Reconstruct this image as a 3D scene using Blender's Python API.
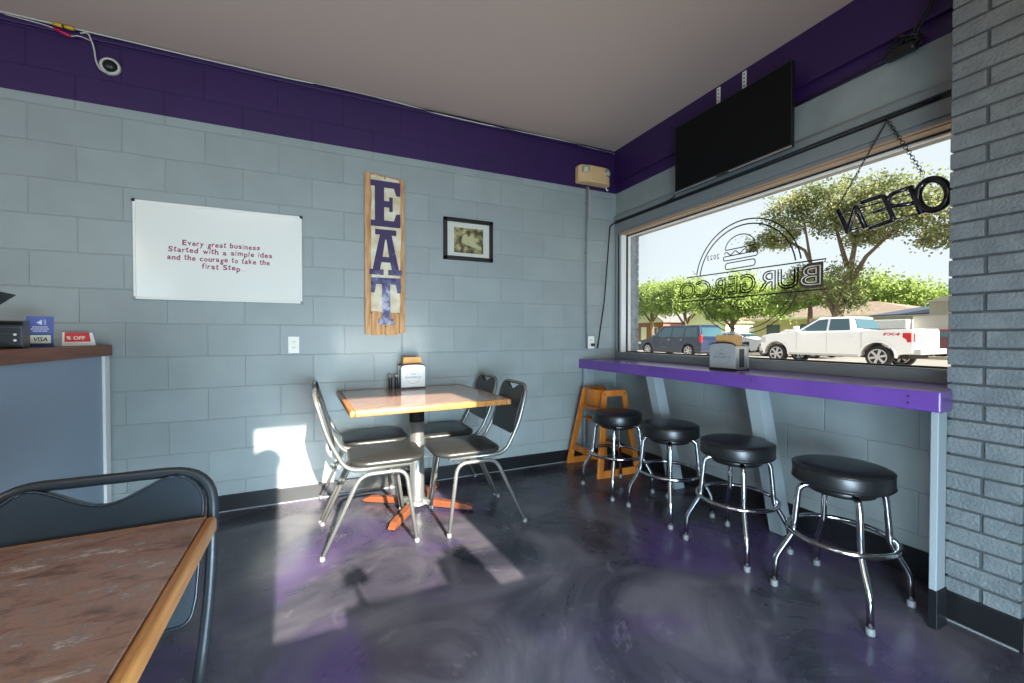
import bpy, bmesh, math, random
from mathutils import Vector, Matrix
random.seed(7)
for o in list(bpy.data.objects): bpy.data.objects.remove(o, do_unlink=True)
S = bpy.context.scene
COL = S.collection
PI = math.pi

def lin(c):
    return tuple(((v/255)/12.92 if v/255 <= .04045 else ((v/255+.055)/1.055)**2.4) for v in c)

# ------------------------------------------------------------------ camera
cam_data = bpy.data.cameras.new('camera'); cam = bpy.data.objects.new('camera', cam_data); COL.objects.link(cam)
F, PITCH, ROLL, YAW = 416.3, .0141, -.0007, .4265
cam.location = (-2.553, -3.219, 1.1375)
fw = Vector((math.sin(YAW)*math.cos(PITCH), math.cos(YAW)*math.cos(PITCH), -math.sin(PITCH)))
rt = Vector((math.cos(YAW), -math.sin(YAW), 0)); up = rt.cross(fw)
r2 = rt*math.cos(ROLL)+up*math.sin(ROLL); u2 = -rt*math.sin(ROLL)+up*math.cos(ROLL)
cam.rotation_euler = Matrix((r2, u2, -fw)).transposed().to_euler()
cam_data.sensor_width = 36; cam_data.lens = F/1024*36; cam_data.clip_start = .02; cam_data.clip_end = 400
S.camera = cam

# ------------------------------------------------------------------ world, sun, exposure
S.view_settings.view_transform = 'Standard'; S.view_settings.look = 'None'
S.view_settings.exposure = 0.0; S.view_settings.gamma = 1; S.view_settings.use_curve_mapping = False
w = bpy.data.worlds.new('sky'); S.world = w; w.use_nodes = True
nt = w.node_tree; nt.nodes.clear()
sky = nt.nodes.new('ShaderNodeTexSky'); sky.sky_type = 'NISHITA'; sky.sun_disc = False
sky.sun_elevation = math.radians(27); sky.sun_rotation = math.radians(175); sky.air_density = 1; sky.dust_density = 1.5
mul = nt.nodes.new('ShaderNodeMix'); mul.data_type = 'RGBA'; mul.inputs[0].default_value = .86
sc_ = nt.nodes.new('ShaderNodeVectorMath'); sc_.operation = 'SCALE'; sc_.inputs[3].default_value = .16
nt.links.new(sky.outputs[0], sc_.inputs[0]); nt.links.new(sc_.outputs[0], mul.inputs[6])
mul.inputs[7].default_value = (.88, .95, .97, 1)
bg = nt.nodes.new('ShaderNodeBackground'); bg.inputs[1].default_value = 1.13
out = nt.nodes.new('ShaderNodeOutputWorld')
nt.links.new(mul.outputs[2], bg.inputs[0]); nt.links.new(bg.outputs[0], out.inputs[0])

sun_d = bpy.data.lights.new('sun', 'SUN'); sun_d.energy = 24; sun_d.angle = math.radians(.6); sun_d.color = (1, .93, .82)
sun = bpy.data.objects.new('sun', sun_d); COL.objects.link(sun)
sdir = Vector((-.08, 1, -.5)).normalized()
sun.rotation_euler = (-sdir).to_track_quat('Z', 'Y').to_euler(); sun.location = (1, -10, 6)

def ceiling_fill(x, y, e, sx=1.1, sy=.5, col=(1, .97, .93)):  # added area light at the ceiling, only brightens the room
    d = bpy.data.lights.new('fill_panel', 'AREA'); d.energy = e; d.shape = 'RECTANGLE'; d.size = sx; d.size_y = sy; d.color = col
    o = bpy.data.objects.new('fill_panel', d); COL.objects.link(o); o.location = (x, y, 2.84)
    return o
def fill_point(x, y, z, e, col=(1, .96, .92), r=.16):  # added point light, warm fill for the upper room
    d = bpy.data.lights.new('fill_point', 'POINT'); d.energy = e; d.shadow_soft_size = r; d.color = col
    o = bpy.data.objects.new('fill_point', d); COL.objects.link(o); o.location = (x, y, z)
ceiling_fill(-3.4, -3.3, 12)
fill_point(-4.7, -2.9, 2.05, 29, (1, .80, .58))
fill_point(-1.2, -3.35, 2.0, 17, (1, .80, .58))
def window_fill(x0, x1, z0, z1, y, e, tilt=68):
    # added area light at a front opening, fills the room with bluish sky colour
    d = bpy.data.lights.new('window_fill', 'AREA'); d.energy = e; d.shape = 'RECTANGLE'; d.size = x1-x0; d.size_y = z1-z0; d.color = (.62, .83, 1)
    o = bpy.data.objects.new('window_fill', d); COL.objects.link(o); o.location = ((x0+x1)/2, y, (z0+z1)/2); o.rotation_euler = (math.radians(tilt), 0, 0)
window_fill(-6.2, -4.3, .2, 1.9, -3.66, 40)
window_fill(-2.65, -1.54, 1.12, 2.44, -3.66, 10, 50)
window_fill(-2.6, -1.56, .12, .95, -3.66, 135, 64)
S.cycles.sample_clamp_indirect = 40
S.cycles.blur_glossy = .3

# ------------------------------------------------------------------ materials
def mat(name, col, rough=.6, metal=0, bump=None, spec=.5, coat=0, var=None, emit=None):
    m = bpy.data.materials.new(name); m.use_nodes = True
    n = m.node_tree; b = n.nodes['Principled BSDF']
    c = lin(col)
    b.inputs['Base Color'].default_value = (*c, 1); b.inputs['Roughness'].default_value = rough
    b.inputs['Metallic'].default_value = metal; b.inputs['Specular IOR Level'].default_value = spec
    b.inputs['Coat Weight'].default_value = coat
    if name == 'tan_laminate': b.inputs['Coat Roughness'].default_value = .16
    tc = n.nodes.new('ShaderNodeTexCoord')
    if var:   # (scale, second colour, detail, stretch)
        nz = n.nodes.new('ShaderNodeTexNoise'); nz.inputs['Scale'].default_value = var[0]; nz.inputs['Detail'].default_value = 6
        mp = n.nodes.new('ShaderNodeMapping'); mp.inputs['Scale'].default_value = var[2] if len(var) > 2 else (1, 1, 1)
        n.links.new(tc.outputs['Object'], mp.inputs[0]); n.links.new(mp.outputs[0], nz.inputs['Vector'])
        rp = n.nodes.new('ShaderNodeValToRGB'); rp.color_ramp.elements[0].position = .35; rp.color_ramp.elements[1].position = .65
        rp.color_ramp.elements[0].color = (*c, 1); rp.color_ramp.elements[1].color = (*lin(var[1]), 1)
        n.links.new(nz.outputs['Fac'], rp.inputs[0]); n.links.new(rp.outputs[0], b.inputs['Base Color'])
    if bump:  # (scale, strength, distance)
        nb = n.nodes.new('ShaderNodeTexNoise'); nb.inputs['Scale'].default_value = bump[0]; nb.inputs['Detail'].default_value = 5
        bp = n.nodes.new('ShaderNodeBump'); bp.inputs['Strength'].default_value = bump[1]; bp.inputs['Distance'].default_value = bump[2]
        n.links.new(tc.outputs['Object'], nb.inputs['Vector']); n.links.new(nb.outputs['Fac'], bp.inputs['Height']); n.links.new(bp.outputs[0], b.inputs['Normal'])
    if emit:
        b.inputs['Emission Color'].default_value = (*c, 1); b.inputs['Emission Strength'].default_value = emit
    return m

def block_mat(name, axis, off, low, high=None, zsplit=99):
    """painted concrete blocks 16x8 inches in running bond; a painted band starts at zsplit"""
    m = bpy.data.materials.new(name); m.use_nodes = True; n = m.node_tree; b = n.nodes['Principled BSDF']; L = n.links.new
    tc = n.nodes.new('ShaderNodeTexCoord'); sp = n.nodes.new('ShaderNodeSeparateXYZ'); L(tc.outputs['Object'], sp.inputs[0])
    ad = n.nodes.new('ShaderNodeMath'); ad.operation = 'ADD'; ad.inputs[1].default_value = off+40.64; L(sp.outputs[axis], ad.inputs[0])
    az = n.nodes.new('ShaderNodeMath'); az.operation = 'ADD'; az.inputs[1].default_value = .0054; L(sp.outputs[2], az.inputs[0])
    cb = n.nodes.new('ShaderNodeCombineXYZ'); L(ad.outputs[0], cb.inputs[0]); L(az.outputs[0], cb.inputs[1])
    # slight wander of the joints
    wn = n.nodes.new('ShaderNodeTexNoise'); wn.inputs['Scale'].default_value = 9; L(tc.outputs['Object'], wn.inputs['Vector'])
    wm = n.nodes.new('ShaderNodeVectorMath'); wm.operation = 'SCALE'; wm.inputs[3].default_value = .006; L(wn.outputs['Color'], wm.inputs[0])
    wa = n.nodes.new('ShaderNodeVectorMath'); wa.operation = 'ADD'; L(cb.outputs[0], wa.inputs[0]); L(wm.outputs[0], wa.inputs[1])
    br = n.nodes.new('ShaderNodeTexBrick'); L(wa.outputs[0], br.inputs['Vector'])
    br.inputs['Scale'].default_value = 1; br.inputs['Brick Width'].default_value = .4064; br.inputs['Row Height'].default_value = .2032
    br.inputs['Mortar Size'].default_value = .0045; br.inputs['Mortar Smooth'].default_value = .6; br.offset = .5
    def shades(c, k1=.95, k2=1.04): return [(*[v*k for v in lin(c)], 1) for k in (k1, k2)]
    a, c2 = shades(low)
    br.inputs['Color1'].default_value = a; br.inputs['Color2'].default_value = c2; br.inputs['Mortar'].default_value = (*[v*1.0 for v in lin(low)], 1)
    col = br.outputs['Color']
    if high:
        br2 = n.nodes.new('ShaderNodeTexBrick'); L(wa.outputs[0], br2.inputs['Vector']); br2.offset = .5
        for k in ('Scale', 'Brick Width', 'Row Height', 'Mortar Size', 'Mortar Smooth'): br2.inputs[k].default_value = br.inputs[k].default_value
        a, c2 = shades(high); br2.inputs['Color1'].default_value = a; br2.inputs['Color2'].default_value = c2; br2.inputs['Mortar'].default_value = (*[v*.95 for v in lin(high)], 1)
        gt = n.nodes.new('ShaderNodeMath'); gt.operation = 'GREATER_THAN'; gt.inputs[1].default_value = zsplit; L(sp.outputs[2], gt.inputs[0])
        mx = n.nodes.new('ShaderNodeMix'); mx.data_type = 'RGBA'; L(gt.outputs[0], mx.inputs[0]); L(col, mx.inputs[6]); L(br2.outputs['Color'], mx.inputs[7]); col = mx.outputs[2]
    # roller unevenness
    rn = n.nodes.new('ShaderNodeTexNoise'); rn.inputs['Scale'].default_value = 5; rn.inputs['Detail'].default_value = 8; L(tc.outputs['Object'], rn.inputs['Vector'])
    mr = n.nodes.new('ShaderNodeMapRange'); mr.inputs[3].default_value = .86; mr.inputs[4].default_value = 1.12; L(rn.outputs['Fac'], mr.inputs[0])
    vm = n.nodes.new('ShaderNodeVectorMath'); vm.operation = 'SCALE'; L(col, vm.inputs[0]); L(mr.outputs[0], vm.inputs[3]); L(vm.outputs[0], b.inputs['Base Color'])
    b.inputs['Roughness'].default_value = .48
    # height: joint groove with grit
    inv = n.nodes.new('ShaderNodeMath'); inv.operation = 'SUBTRACT'; inv.inputs[0].default_value = 1; L(br.outputs['Fac'], inv.inputs[1])
    gn = n.nodes.new('ShaderNodeTexNoise'); gn.inputs['Scale'].default_value = 60; gn.inputs['Detail'].default_value = 4; L(tc.outputs['Object'], gn.inputs['Vector'])
    gm = n.nodes.new('ShaderNodeMath'); gm.operation = 'MULTIPLY_ADD'; gm.inputs[1].default_value = .22; L(gn.outputs['Fac'], gm.inputs[0]); L(inv.outputs[0], gm.inputs[2])
    bp = n.nodes.new('ShaderNodeBump'); bp.inputs['Strength'].default_value = .75; bp.inputs['Distance'].default_value = .004
    L(gm.outputs[0], bp.inputs['Height']); L(bp.outputs[0], b.inputs['Normal'])
    return m

GREY = (141, 150, 149); PURPLE = (46, 22, 74)
M = {}
M['block_back'] = block_mat('painted_blocks_back', 0, .3759, GREY, PURPLE, 2.4850)
M['block_side'] = block_mat('painted_blocks_side', 1, 1.822, GREY)
M['block_other'] = block_mat('painted_blocks_other', 0, .1, GREY)
M['header_grey'] = mat('header_grey_paint', GREY, .55, bump=(30, .3, .003), var=(4, (126, 133, 132)))
M['purple'] = mat('purple_paint', PURPLE, .45, bump=(40, .3, .003))
M['purple_shelf'] = mat('purple_gloss_paint', (106, 70, 152), .22, bump=(25, .15, .002), var=(6, (98, 63, 142)))
M['ceiling'] = mat('ceiling_paint', (184, 164, 152), .7, bump=(50, .15, .002))
M['black_base'] = mat('black_vinyl_base', (24, 25, 28), .35, bump=(20, .2, .002))
M['trim_grey'] = mat('grey_trim_paint', (120, 126, 126), .4, bump=(30, .2, .002))
M['board_grey'] = mat('grey_board_paint', (142, 152, 156), .5, bump=(30, .2, .002))
M['white_frame'] = mat('white_vinyl_frame', (226, 226, 222), .4)
M['dark'] = mat('dark_seal', (26, 26, 26), .6)
M['tan'] = mat('tan_trim', (168, 140, 112), .5)
M['brick_grey'] = mat('painted_brick', (112, 119, 121), .6, bump=(90, .9, .006), var=(12, (98, 105, 108)))
M['mortar'] = mat('painted_mortar', (70, 75, 77), .8, bump=(60, .6, .004))
M['ext_brick'] = mat('exterior_brick', (150, 158, 166), .8, bump=(60, .6, .004), var=(20, (122, 130, 140)))
M['chrome'] = mat('chrome', (186, 188, 190), .13, 1)
M['chair_metal'] = mat('grey_enamelled_tube', (128, 127, 122), .27, .55)
M['chair_metal_dark'] = mat('charcoal_enamelled_tube', (40, 44, 48), .33, .35)
M['vinyl'] = mat('black_vinyl', (24, 25, 26), .34, bump=(180, .15, .001))
M['chair_vinyl'] = mat('grey_black_vinyl', (44, 43, 41), .34, bump=(180, .15, .001))
M['vinyl_blue'] = mat('dark_vinyl', (18, 27, 34), .36, bump=(60, .2, .002), var=(4, (26, 35, 42)))
M['glide'] = mat('grey_rubber_glide', (112, 114, 116), .6)
M['plastic_black'] = mat('black_plastic', (20, 21, 22), .35)
M['screen'] = mat('dark_screen', (10, 11, 11), .5, spec=.2)
M['white'] = mat('white_board', (222, 222, 214), .15, bump=None)
M['alu'] = mat('brushed_aluminium', (190, 192, 194), .35, .9)
M['white_plastic'] = mat('white_plastic', (225, 224, 216), .4)
M['cream_plastic'] = mat('cream_plastic', (214, 178, 128), .45)
M['clear_lamp'] = mat('lamp_lens', (190, 190, 160), .15)
M['marker'] = mat('dark_red_marker', (140, 24, 70), .6)
M['counter_wood'] = mat('dark_stained_wood', (136, 78, 50), .4, var=(6, (104, 58, 38), (1, .4, 6)), bump=(40, .2, .002))
M['counter_blue'] = mat('counter_panel_paint', (142, 158, 176), .45, bump=(18, .15, .002))
M['edge_wood'] = mat('oak_edging', (176, 122, 68), .35, var=(9, (146, 96, 48), (8, .6, 4)), bump=(40, .2, .001))
M['oak'] = mat('oak_lacquer', (206, 128, 48), .35, var=(5, (176, 98, 30), (3, 3, .5)), bump=(40, .15, .001))
M['base_wood'] = mat('worn_orange_wood', (128, 72, 44), .4, var=(6, (104, 56, 34)))
M['napkin'] = mat('brown_napkins', (196, 150, 92), .85, bump=(120, .3, .002))
M['dispenser'] = mat('brushed_steel', (178, 178, 174), .3, .85, bump=(40, .1, .001))
M['dispenser_dark'] = mat('dark_steel', (62, 64, 64), .35, .6)
M['face_white'] = mat('pale_faceplate', (222, 222, 218), .35)
M['face_grey'] = mat('grey_faceplate', (158, 160, 160), .35, .2)
M['ink'] = mat('grey_print', (88, 88, 88), .6)
M['black_ink'] = mat('window_vinyl', (20, 20, 20), .6)
M['b_fill'] = mat('brown_window_vinyl', (66, 52, 42), .6)
M['black_gloss'] = mat('unlit_tube_black', (14, 16, 20), .18, coat=.5)
M['frame_black'] = mat('black_picture_frame', (28, 26, 26), .4)
M['matboard'] = mat('pale_mount', (192, 192, 182), .8)
M['leafs_shade'] = mat('leaf_dark', (38, 62, 34), .6)
M['red'] = mat('red_print', (206, 30, 40), .5)
M['blue_print'] = mat('blue_print', (78, 92, 168), .4, var=(5, (58, 70, 140)))
M['navy_print'] = mat('navy_print', (26, 66, 110), .4)
M['pale_print'] = mat('pale_print', (214, 220, 232), .5)
M['cream_print'] = mat('cream_print', (226, 220, 200), .5)
M['sign_wood'] = mat('raw_pallet_wood', (198, 158, 112), .8, var=(10, (168, 118, 74), (5, 1, .7)), bump=(30, .5, .004))
M['sign_paint'] = mat('chalky_cream_paint', (214, 208, 186), .8, var=(14, (190, 176, 140)), bump=(60, .4, .002))
M['conduit'] = mat('grey_conduit', (126, 132, 134), .5)
M['yellow'] = mat('yellow_connector', (206, 160, 30), .5)
M['pink'] = mat('pink_connector', (190, 20, 70), .5)
M['wire_white'] = mat('white_wire', (190, 188, 178), .5)
M['wire_black'] = mat('black_wire', (16, 16, 16), .5)
M['terracotta'] = mat('terracotta', (150, 90, 60), .8)

def table_mat():
    m = mat('brown_marbled_laminate', (128, 104, 92), .3, bump=(60, .1, .001)); n = m.node_tree; b = n.nodes['Principled BSDF']; L = n.links.new
    tc = n.nodes.new('ShaderNodeTexCoord')
    mp = n.nodes.new('ShaderNodeMapping'); mp.inputs['Scale'].default_value = (1, 2.2, 1); mp.inputs['Rotation'].default_value = (0, 0, .5); L(tc.outputs['Object'], mp.inputs[0])
    a = n.nodes.new('ShaderNodeTexNoise'); a.inputs['Scale'].default_value = 13; a.inputs['Detail'].default_value = 10; a.inputs['Roughness'].default_value = .72; a.inputs['Distortion'].default_value = .35
    L(mp.outputs[0], a.inputs['Vector'])
    r = n.nodes.new('ShaderNodeValToRGB'); e = r.color_ramp.elements
    e[0].position = .36; e[0].color = (*lin((98, 74, 66)), 1); e[1].position = .64; e[1].color = (*lin((176, 156, 142)), 1)
    k = r.color_ramp.elements.new(.5); k.color = (*lin((142, 108, 92)), 1)
    k = r.color_ramp.elements.new(.56); k.color = (*lin((118, 102, 96)), 1)
    L(a.outputs['Fac'], r.inputs[0]); L(r.outputs[0], b.inputs['Base Color'])
    return m
M['laminate'] = table_mat()
M['laminate_pink'] = mat('tan_laminate', (186, 148, 126), .22, spec=1.0, coat=.7, var=(14, (164, 128, 110)))

def floor_mat():
    m = mat('marbled_epoxy_floor', (60, 55, 62), .24); n = m.node_tree; b = n.nodes['Principled BSDF']; L = n.links.new
    tc = n.nodes.new('ShaderNodeTexCoord')
    a = n.nodes.new('ShaderNodeTexNoise'); a.inputs['Scale'].default_value = 1.6; a.inputs['Detail'].default_value = 8; a.inputs['Roughness'].default_value = .6; a.inputs['Distortion'].default_value = 1.6
    L(tc.outputs['Object'], a.inputs['Vector'])
    r = n.nodes.new('ShaderNodeValToRGB'); e = r.color_ramp.elements
    e[0].position = .33; e[0].color = (*lin((34, 34, 43)), 1); e[1].position = .74; e[1].color = (*lin((100, 94, 100)), 1)
    k = r.color_ramp.elements.new(.5); k.color = (*lin((60, 57, 67)), 1)
    L(a.outputs['Fac'], r.inputs[0])
    p = n.nodes.new('ShaderNodeTexNoise'); p.inputs['Scale'].default_value = 1.15; p.inputs['Detail'].default_value = 3; p.inputs['Distortion'].default_value = .8
    mp = n.nodes.new('ShaderNodeMapping'); mp.inputs['Location'].default_value = (1.9, 4.35, 0); L(tc.outputs['Object'], mp.inputs[0]); L(mp.outputs[0], p.inputs['Vector'])
    pr_ = n.nodes.new('ShaderNodeMapRange'); pr_.inputs[1].default_value = .52; pr_.inputs[2].default_value = .68; pr_.inputs[3].default_value = 0; pr_.inputs[4].default_value = .75; L(p.outputs['Fac'], pr_.inputs[0])
    mx = n.nodes.new('ShaderNodeMix'); mx.data_type = 'RGBA'; L(pr_.outputs[0], mx.inputs[0]); L(r.outputs[0], mx.inputs[6]); mx.inputs[7].default_value = (*lin((72, 50, 98)), 1)
    # pale whorls
    v = n.nodes.new('ShaderNodeTexNoise'); v.inputs['Scale'].default_value = 3.2; v.inputs['Detail'].default_value = 10; v.inputs['Roughness'].default_value = .7; v.inputs['Distortion'].default_value = 2.5; L(tc.outputs['Object'], v.inputs['Vector'])
    vr = n.nodes.new('ShaderNodeMapRange'); vr.inputs[1].default_value = .6; vr.inputs[2].default_value = .72; vr.inputs[4].default_value = .45; L(v.outputs['Fac'], vr.inputs[0])
    m2 = n.nodes.new('ShaderNodeMix'); m2.data_type = 'RGBA'; L(vr.outputs[0], m2.inputs[0]); L(mx.outputs[2], m2.inputs[6]); m2.inputs[7].default_value = (*lin((132, 122, 124)), 1)
    L(m2.outputs[2], b.inputs['Base Color'])
    rr = n.nodes.new('ShaderNodeMapRange'); rr.inputs[3].default_value = .2; rr.inputs[4].default_value = .36; L(a.outputs['Fac'], rr.inputs[0]); L(rr.outputs[0], b.inputs['Roughness'])
    bp = n.nodes.new('ShaderNodeBump'); bp.inputs['Strength'].default_value = .25; bp.inputs['Distance'].default_value = .01; L(a.outputs['Fac'], bp.inputs['Height']); L(bp.outputs[0], b.inputs['Normal'])
    return m
M['floor'] = floor_mat()

def glass_mat(name, tint=(1, 1, 1), refl=.5):
    m = bpy.data.materials.new(name); m.use_nodes = True; n = m.node_tree; n.nodes.clear(); L = n.links.new
    o = n.nodes.new('ShaderNodeOutputMaterial'); t = n.nodes.new('ShaderNodeBsdfTransparent'); t.inputs[0].default_value = (*tint, 1)
    g = n.nodes.new('ShaderNodeBsdfGlossy'); g.inputs['Roughness'].default_value = .02
    fr = n.nodes.new('ShaderNodeFresnel'); fr.inputs[0].default_value = 1.3
    k = n.nodes.new('ShaderNodeMath'); k.operation = 'MULTIPLY'; k.inputs[1].default_value = refl; L(fr.outputs[0], k.inputs[0])
    mx = n.nodes.new('ShaderNodeMixShader'); L(k.outputs[0], mx.inputs[0]); L(t.outputs[0], mx.inputs[1]); L(g.outputs[0], mx.inputs[2]); L(mx.outputs[0], o.inputs[0])
    return m
M['glass'] = glass_mat('window_glass', (.97, .98, .98), .4)

def art_mat():
    m = mat('sepia_photograph', (120, 112, 70), .5); n = m.node_tree; b = n.nodes['Principled BSDF']; L = n.links.new
    tc = n.nodes.new('ShaderNodeTexCoord'); a = n.nodes.new('ShaderNodeTexNoise'); a.inputs['Scale'].default_value = 22; a.inputs['Detail'].default_value = 8
    L(tc.outputs['Object'], a.inputs['Vector']); r = n.nodes.new('ShaderNodeValToRGB'); e = r.color_ramp.elements
    e[0].position = .4; e[0].color = (*lin((60, 54, 28)), 1); e[1].position = .68; e[1].color = (*lin((176, 166, 116)), 1)
    L(a.outputs['Fac'], r.inputs[0]); L(r.outputs[0], b.inputs['Base Color']); return m
M['art'] = art_mat()
def letter_mat():
    m = mat('worn_purple_letter_paint', (66, 54, 92), .8); n = m.node_tree; b = n.nodes['Principled BSDF']; L = n.links.new
    tc = n.nodes.new('ShaderNodeTexCoord'); sp = n.nodes.new('ShaderNodeSeparateXYZ'); L(tc.outputs['Object'], sp.inputs[0])
    a = n.nodes.new('ShaderNodeTexNoise'); a.inputs['Scale'].default_value = 22; a.inputs['Detail'].default_value = 8; L(tc.outputs['Object'], a.inputs['Vector'])
    mr = n.nodes.new('ShaderNodeMapRange'); mr.inputs[1].default_value = .15; mr.inputs[2].default_value = -.35; mr.inputs[3].default_value = -.28; mr.inputs[4].default_value = .3; L(sp.outputs[2], mr.inputs[0])
    ad = n.nodes.new('ShaderNodeMath'); ad.operation = 'ADD'; L(a.outputs['Fac'], ad.inputs[0]); L(mr.outputs[0], ad.inputs[1])
    r = n.nodes.new('ShaderNodeValToRGB'); e = r.color_ramp.elements; e[0].position = .45; e[0].color = (*lin((62, 50, 84)), 1); e[1].position = .9; e[1].color = (*lin((176, 178, 196)), 1)
    k = e.new(.7); k.color = (*lin((92, 94, 128)), 1)
    L(ad.outputs[0], r.inputs[0]); L(r.outputs[0], b.inputs['Base Color']); return m
M['letter'] = letter_mat()

def leaf_mat(name, c1, c2):
    m = bpy.data.materials.new(name); m.use_nodes = True; n = m.node_tree; n.nodes.clear(); L = n.links.new
    o = n.nodes.new('ShaderNodeOutputMaterial'); d = n.nodes.new('ShaderNodeBsdfDiffuse'); t = n.nodes.new('ShaderNodeBsdfTranslucent'); mx = n.nodes.new('ShaderNodeMixShader'); mx.inputs[0].default_value = .4
    tc = n.nodes.new('ShaderNodeTexCoord'); a = n.nodes.new('ShaderNodeTexNoise'); a.inputs['Scale'].default_value = .9; a.inputs['Detail'].default_value = 6; L(tc.outputs['Object'], a.inputs['Vector'])
    r = n.nodes.new('ShaderNodeValToRGB'); e = r.color_ramp.elements; e[0].position = .38; e[0].color = (*lin(c1), 1); e[1].position = .62; e[1].color = (*lin(c2), 1)
    L(a.outputs['Fac'], r.inputs[0]); L(r.outputs[0], d.inputs[0]); L(r.outputs[0], t.inputs[0]); L(d.outputs[0], mx.inputs[1]); L(t.outputs[0], mx.inputs[2]); L(mx.outputs[0], o.inputs[0]); return m
M['leaf_a'] = leaf_mat('leaves_fresh_green', (112, 132, 72), (164, 182, 106))
M['leaf_b'] = leaf_mat('leaves_mid_green', (100, 122, 70), (152, 168, 98))
M['leaf_c'] = leaf_mat('leaves_olive', (100, 110, 74), (156, 160, 110))
M['bark'] = mat('bark', (104, 88, 70), .9, bump=(12, .6, .03))
M['asphalt'] = mat('sunlit_asphalt', (122, 118, 112), .9, var=(1.5, (134, 129, 122)))
M['concrete'] = mat('concrete', (160, 148, 134), .9, var=(2, (148, 136, 124)))
M['grass'] = mat('lawn', (128, 150, 62), .9, var=(2, (150, 166, 84)), bump=(20, .5, .02))
M['truck_white'] = mat('white_car_paint', (238, 238, 238), .25, coat=.6)
M['van_blue'] = mat('navy_car_paint', (24, 34, 58), .25, coat=.6)
M['red_paint'] = mat('maroon_car_paint', (96, 36, 42), .25, coat=.6)
M['silver_paint'] = mat('silver_car_paint', (196, 198, 200), .3, coat=.5)
M['car_glass'] = mat('car_glass', (46, 74, 84), .06, spec=.9)
M['car_dark'] = mat('car_underside', (34, 34, 36), .8)
M['tyre'] = mat('tyre_rubber', (40, 40, 42), .9)
M['rim'] = mat('alloy_rim', (196, 196, 196), .3, .7)
M['taillight'] = mat('red_lens', (196, 26, 30), .25)
M['red_brick'] = mat('red_house_brick', (158, 96, 78), .9, var=(8, (136, 80, 66)))
M['siding_white'] = mat('white_siding', (226, 222, 212), .8)
M['siding_beige'] = mat('beige_siding', (206, 188, 172), .8)
M['roof_brown'] = mat('brown_shingles', (132, 116, 102), .9, var=(3, (116, 102, 90)))
M['roof_grey'] = mat('grey_shingles', (108, 107, 106), .9, var=(3, (92, 92, 92)))
M['roof_blue'] = mat('blue_metal_roof', (58, 68, 88), .6)
M['metal_siding'] = mat('ribbed_metal_siding', (166, 166, 150), .6)
M['pale_wall'] = mat('pale_grey_wall', (196, 194, 186), .8)
M['house_window'] = mat('house_window', (70, 82, 92), .15)

# ------------------------------------------------------------------ helpers
def obj(name, bm, m, parent=None, smooth=False, bevel=0, seg=2):
    bmesh.ops.recalc_face_normals(bm, faces=bm.faces[:])
    me = bpy.data.meshes.new(name); bm.to_mesh(me); bm.free()
    o = bpy.data.objects.new(name, me); COL.objects.link(o)
    mats = m if isinstance(m, (list, tuple)) else [m]
    for k in mats: me.materials.append(k)
    if smooth:
        for p in me.polygons: p.use_smooth = True
    if bevel:
        b = o.modifiers.new('bevel', 'BEVEL'); b.width = bevel; b.segments = seg; b.limit_method = 'ANGLE'; b.angle_limit = math.radians(40)
        if smooth is not False or True:
            b.harden_normals = False
    if parent is not None: o.parent = parent
    return o
def tag(o, label=None, cat=None, group=None, kind=None):
    if label: o['label'] = label
    if cat: o['category'] = cat
    if group: o['group'] = group
    if kind: o['kind'] = kind
    return o
def thing(name, label, cat, loc=(0, 0, 0), rz=0, group=None):
    o = bpy.data.objects.new(name, None); COL.objects.link(o); o.location = loc; o.rotation_euler = (0, 0, rz); o.empty_display_size = .1
    return tag(o, label, cat, group)
def struct(name, bm, m, bevel=0, smooth=False):
    return tag(obj(name, bm, m, bevel=bevel, smooth=smooth), kind='structure')
def copy_thing(o, loc, rz, label, parent=None):
    c = o.copy(); COL.objects.link(c)
    if parent is None:
        c.location = loc; c.rotation_euler = (0, 0, rz); c['label'] = label
    else: c.parent = parent
    for ch in list(o.children): copy_thing(ch, None, None, None, c)
    return c
def BM(): return bmesh.new()
def box(bm, x0, x1, y0, y1, z0, z1, mi=0):
    v = [bm.verts.new((x, y, z)) for x in (x0, x1) for y in (y0, y1) for z in (z0, z1)]
    fs = [(0, 1, 3, 2), (4, 6, 7, 5), (0, 4, 5, 1), (2, 3, 7, 6), (0, 2, 6, 4), (1, 5, 7, 3)]
    for f in fs:
        k = bm.faces.new([v[i] for i in f]); k.material_index = mi
    return bm
def boxm(bm, cx, cy, cz, sx, sy, sz, mtx=None):
    vs = [Vector((cx+a*sx/2, cy+b*sy/2, cz+c*sz/2)) for a in (-1, 1) for b in (-1, 1) for c in (-1, 1)]
    if mtx: vs = [mtx @ v for v in vs]
    v = [bm.verts.new(p) for p in vs]
    for f in [(0, 1, 3, 2), (4, 6, 7, 5), (0, 4, 5, 1), (2, 3, 7, 6), (0, 2, 6, 4), (1, 5, 7, 3)]: bm.faces.new([v[i] for i in f])
    return bm
def fillet(pts, r, n=6, closed=False):
    pts = [Vector(p) for p in pts]; N = len(pts); outp = []
    for i, p in enumerate(pts):
        if not closed and i in (0, N-1): outp.append(p); continue
        a = pts[(i-1) % N]-p; b = pts[(i+1) % N]-p
        rr = r[i] if isinstance(r, (list, tuple)) else r
        rr = min(rr, a.length*.49, b.length*.49)
        if rr < 1e-5: outp.append(p); continue
        A = p+a.normalized()*rr; B = p+b.normalized()*rr
        for k in range(n+1):
            t = k/n; outp.append(A*(1-t)**2+p*2*t*(1-t)+B*t*t)
    return outp
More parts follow.
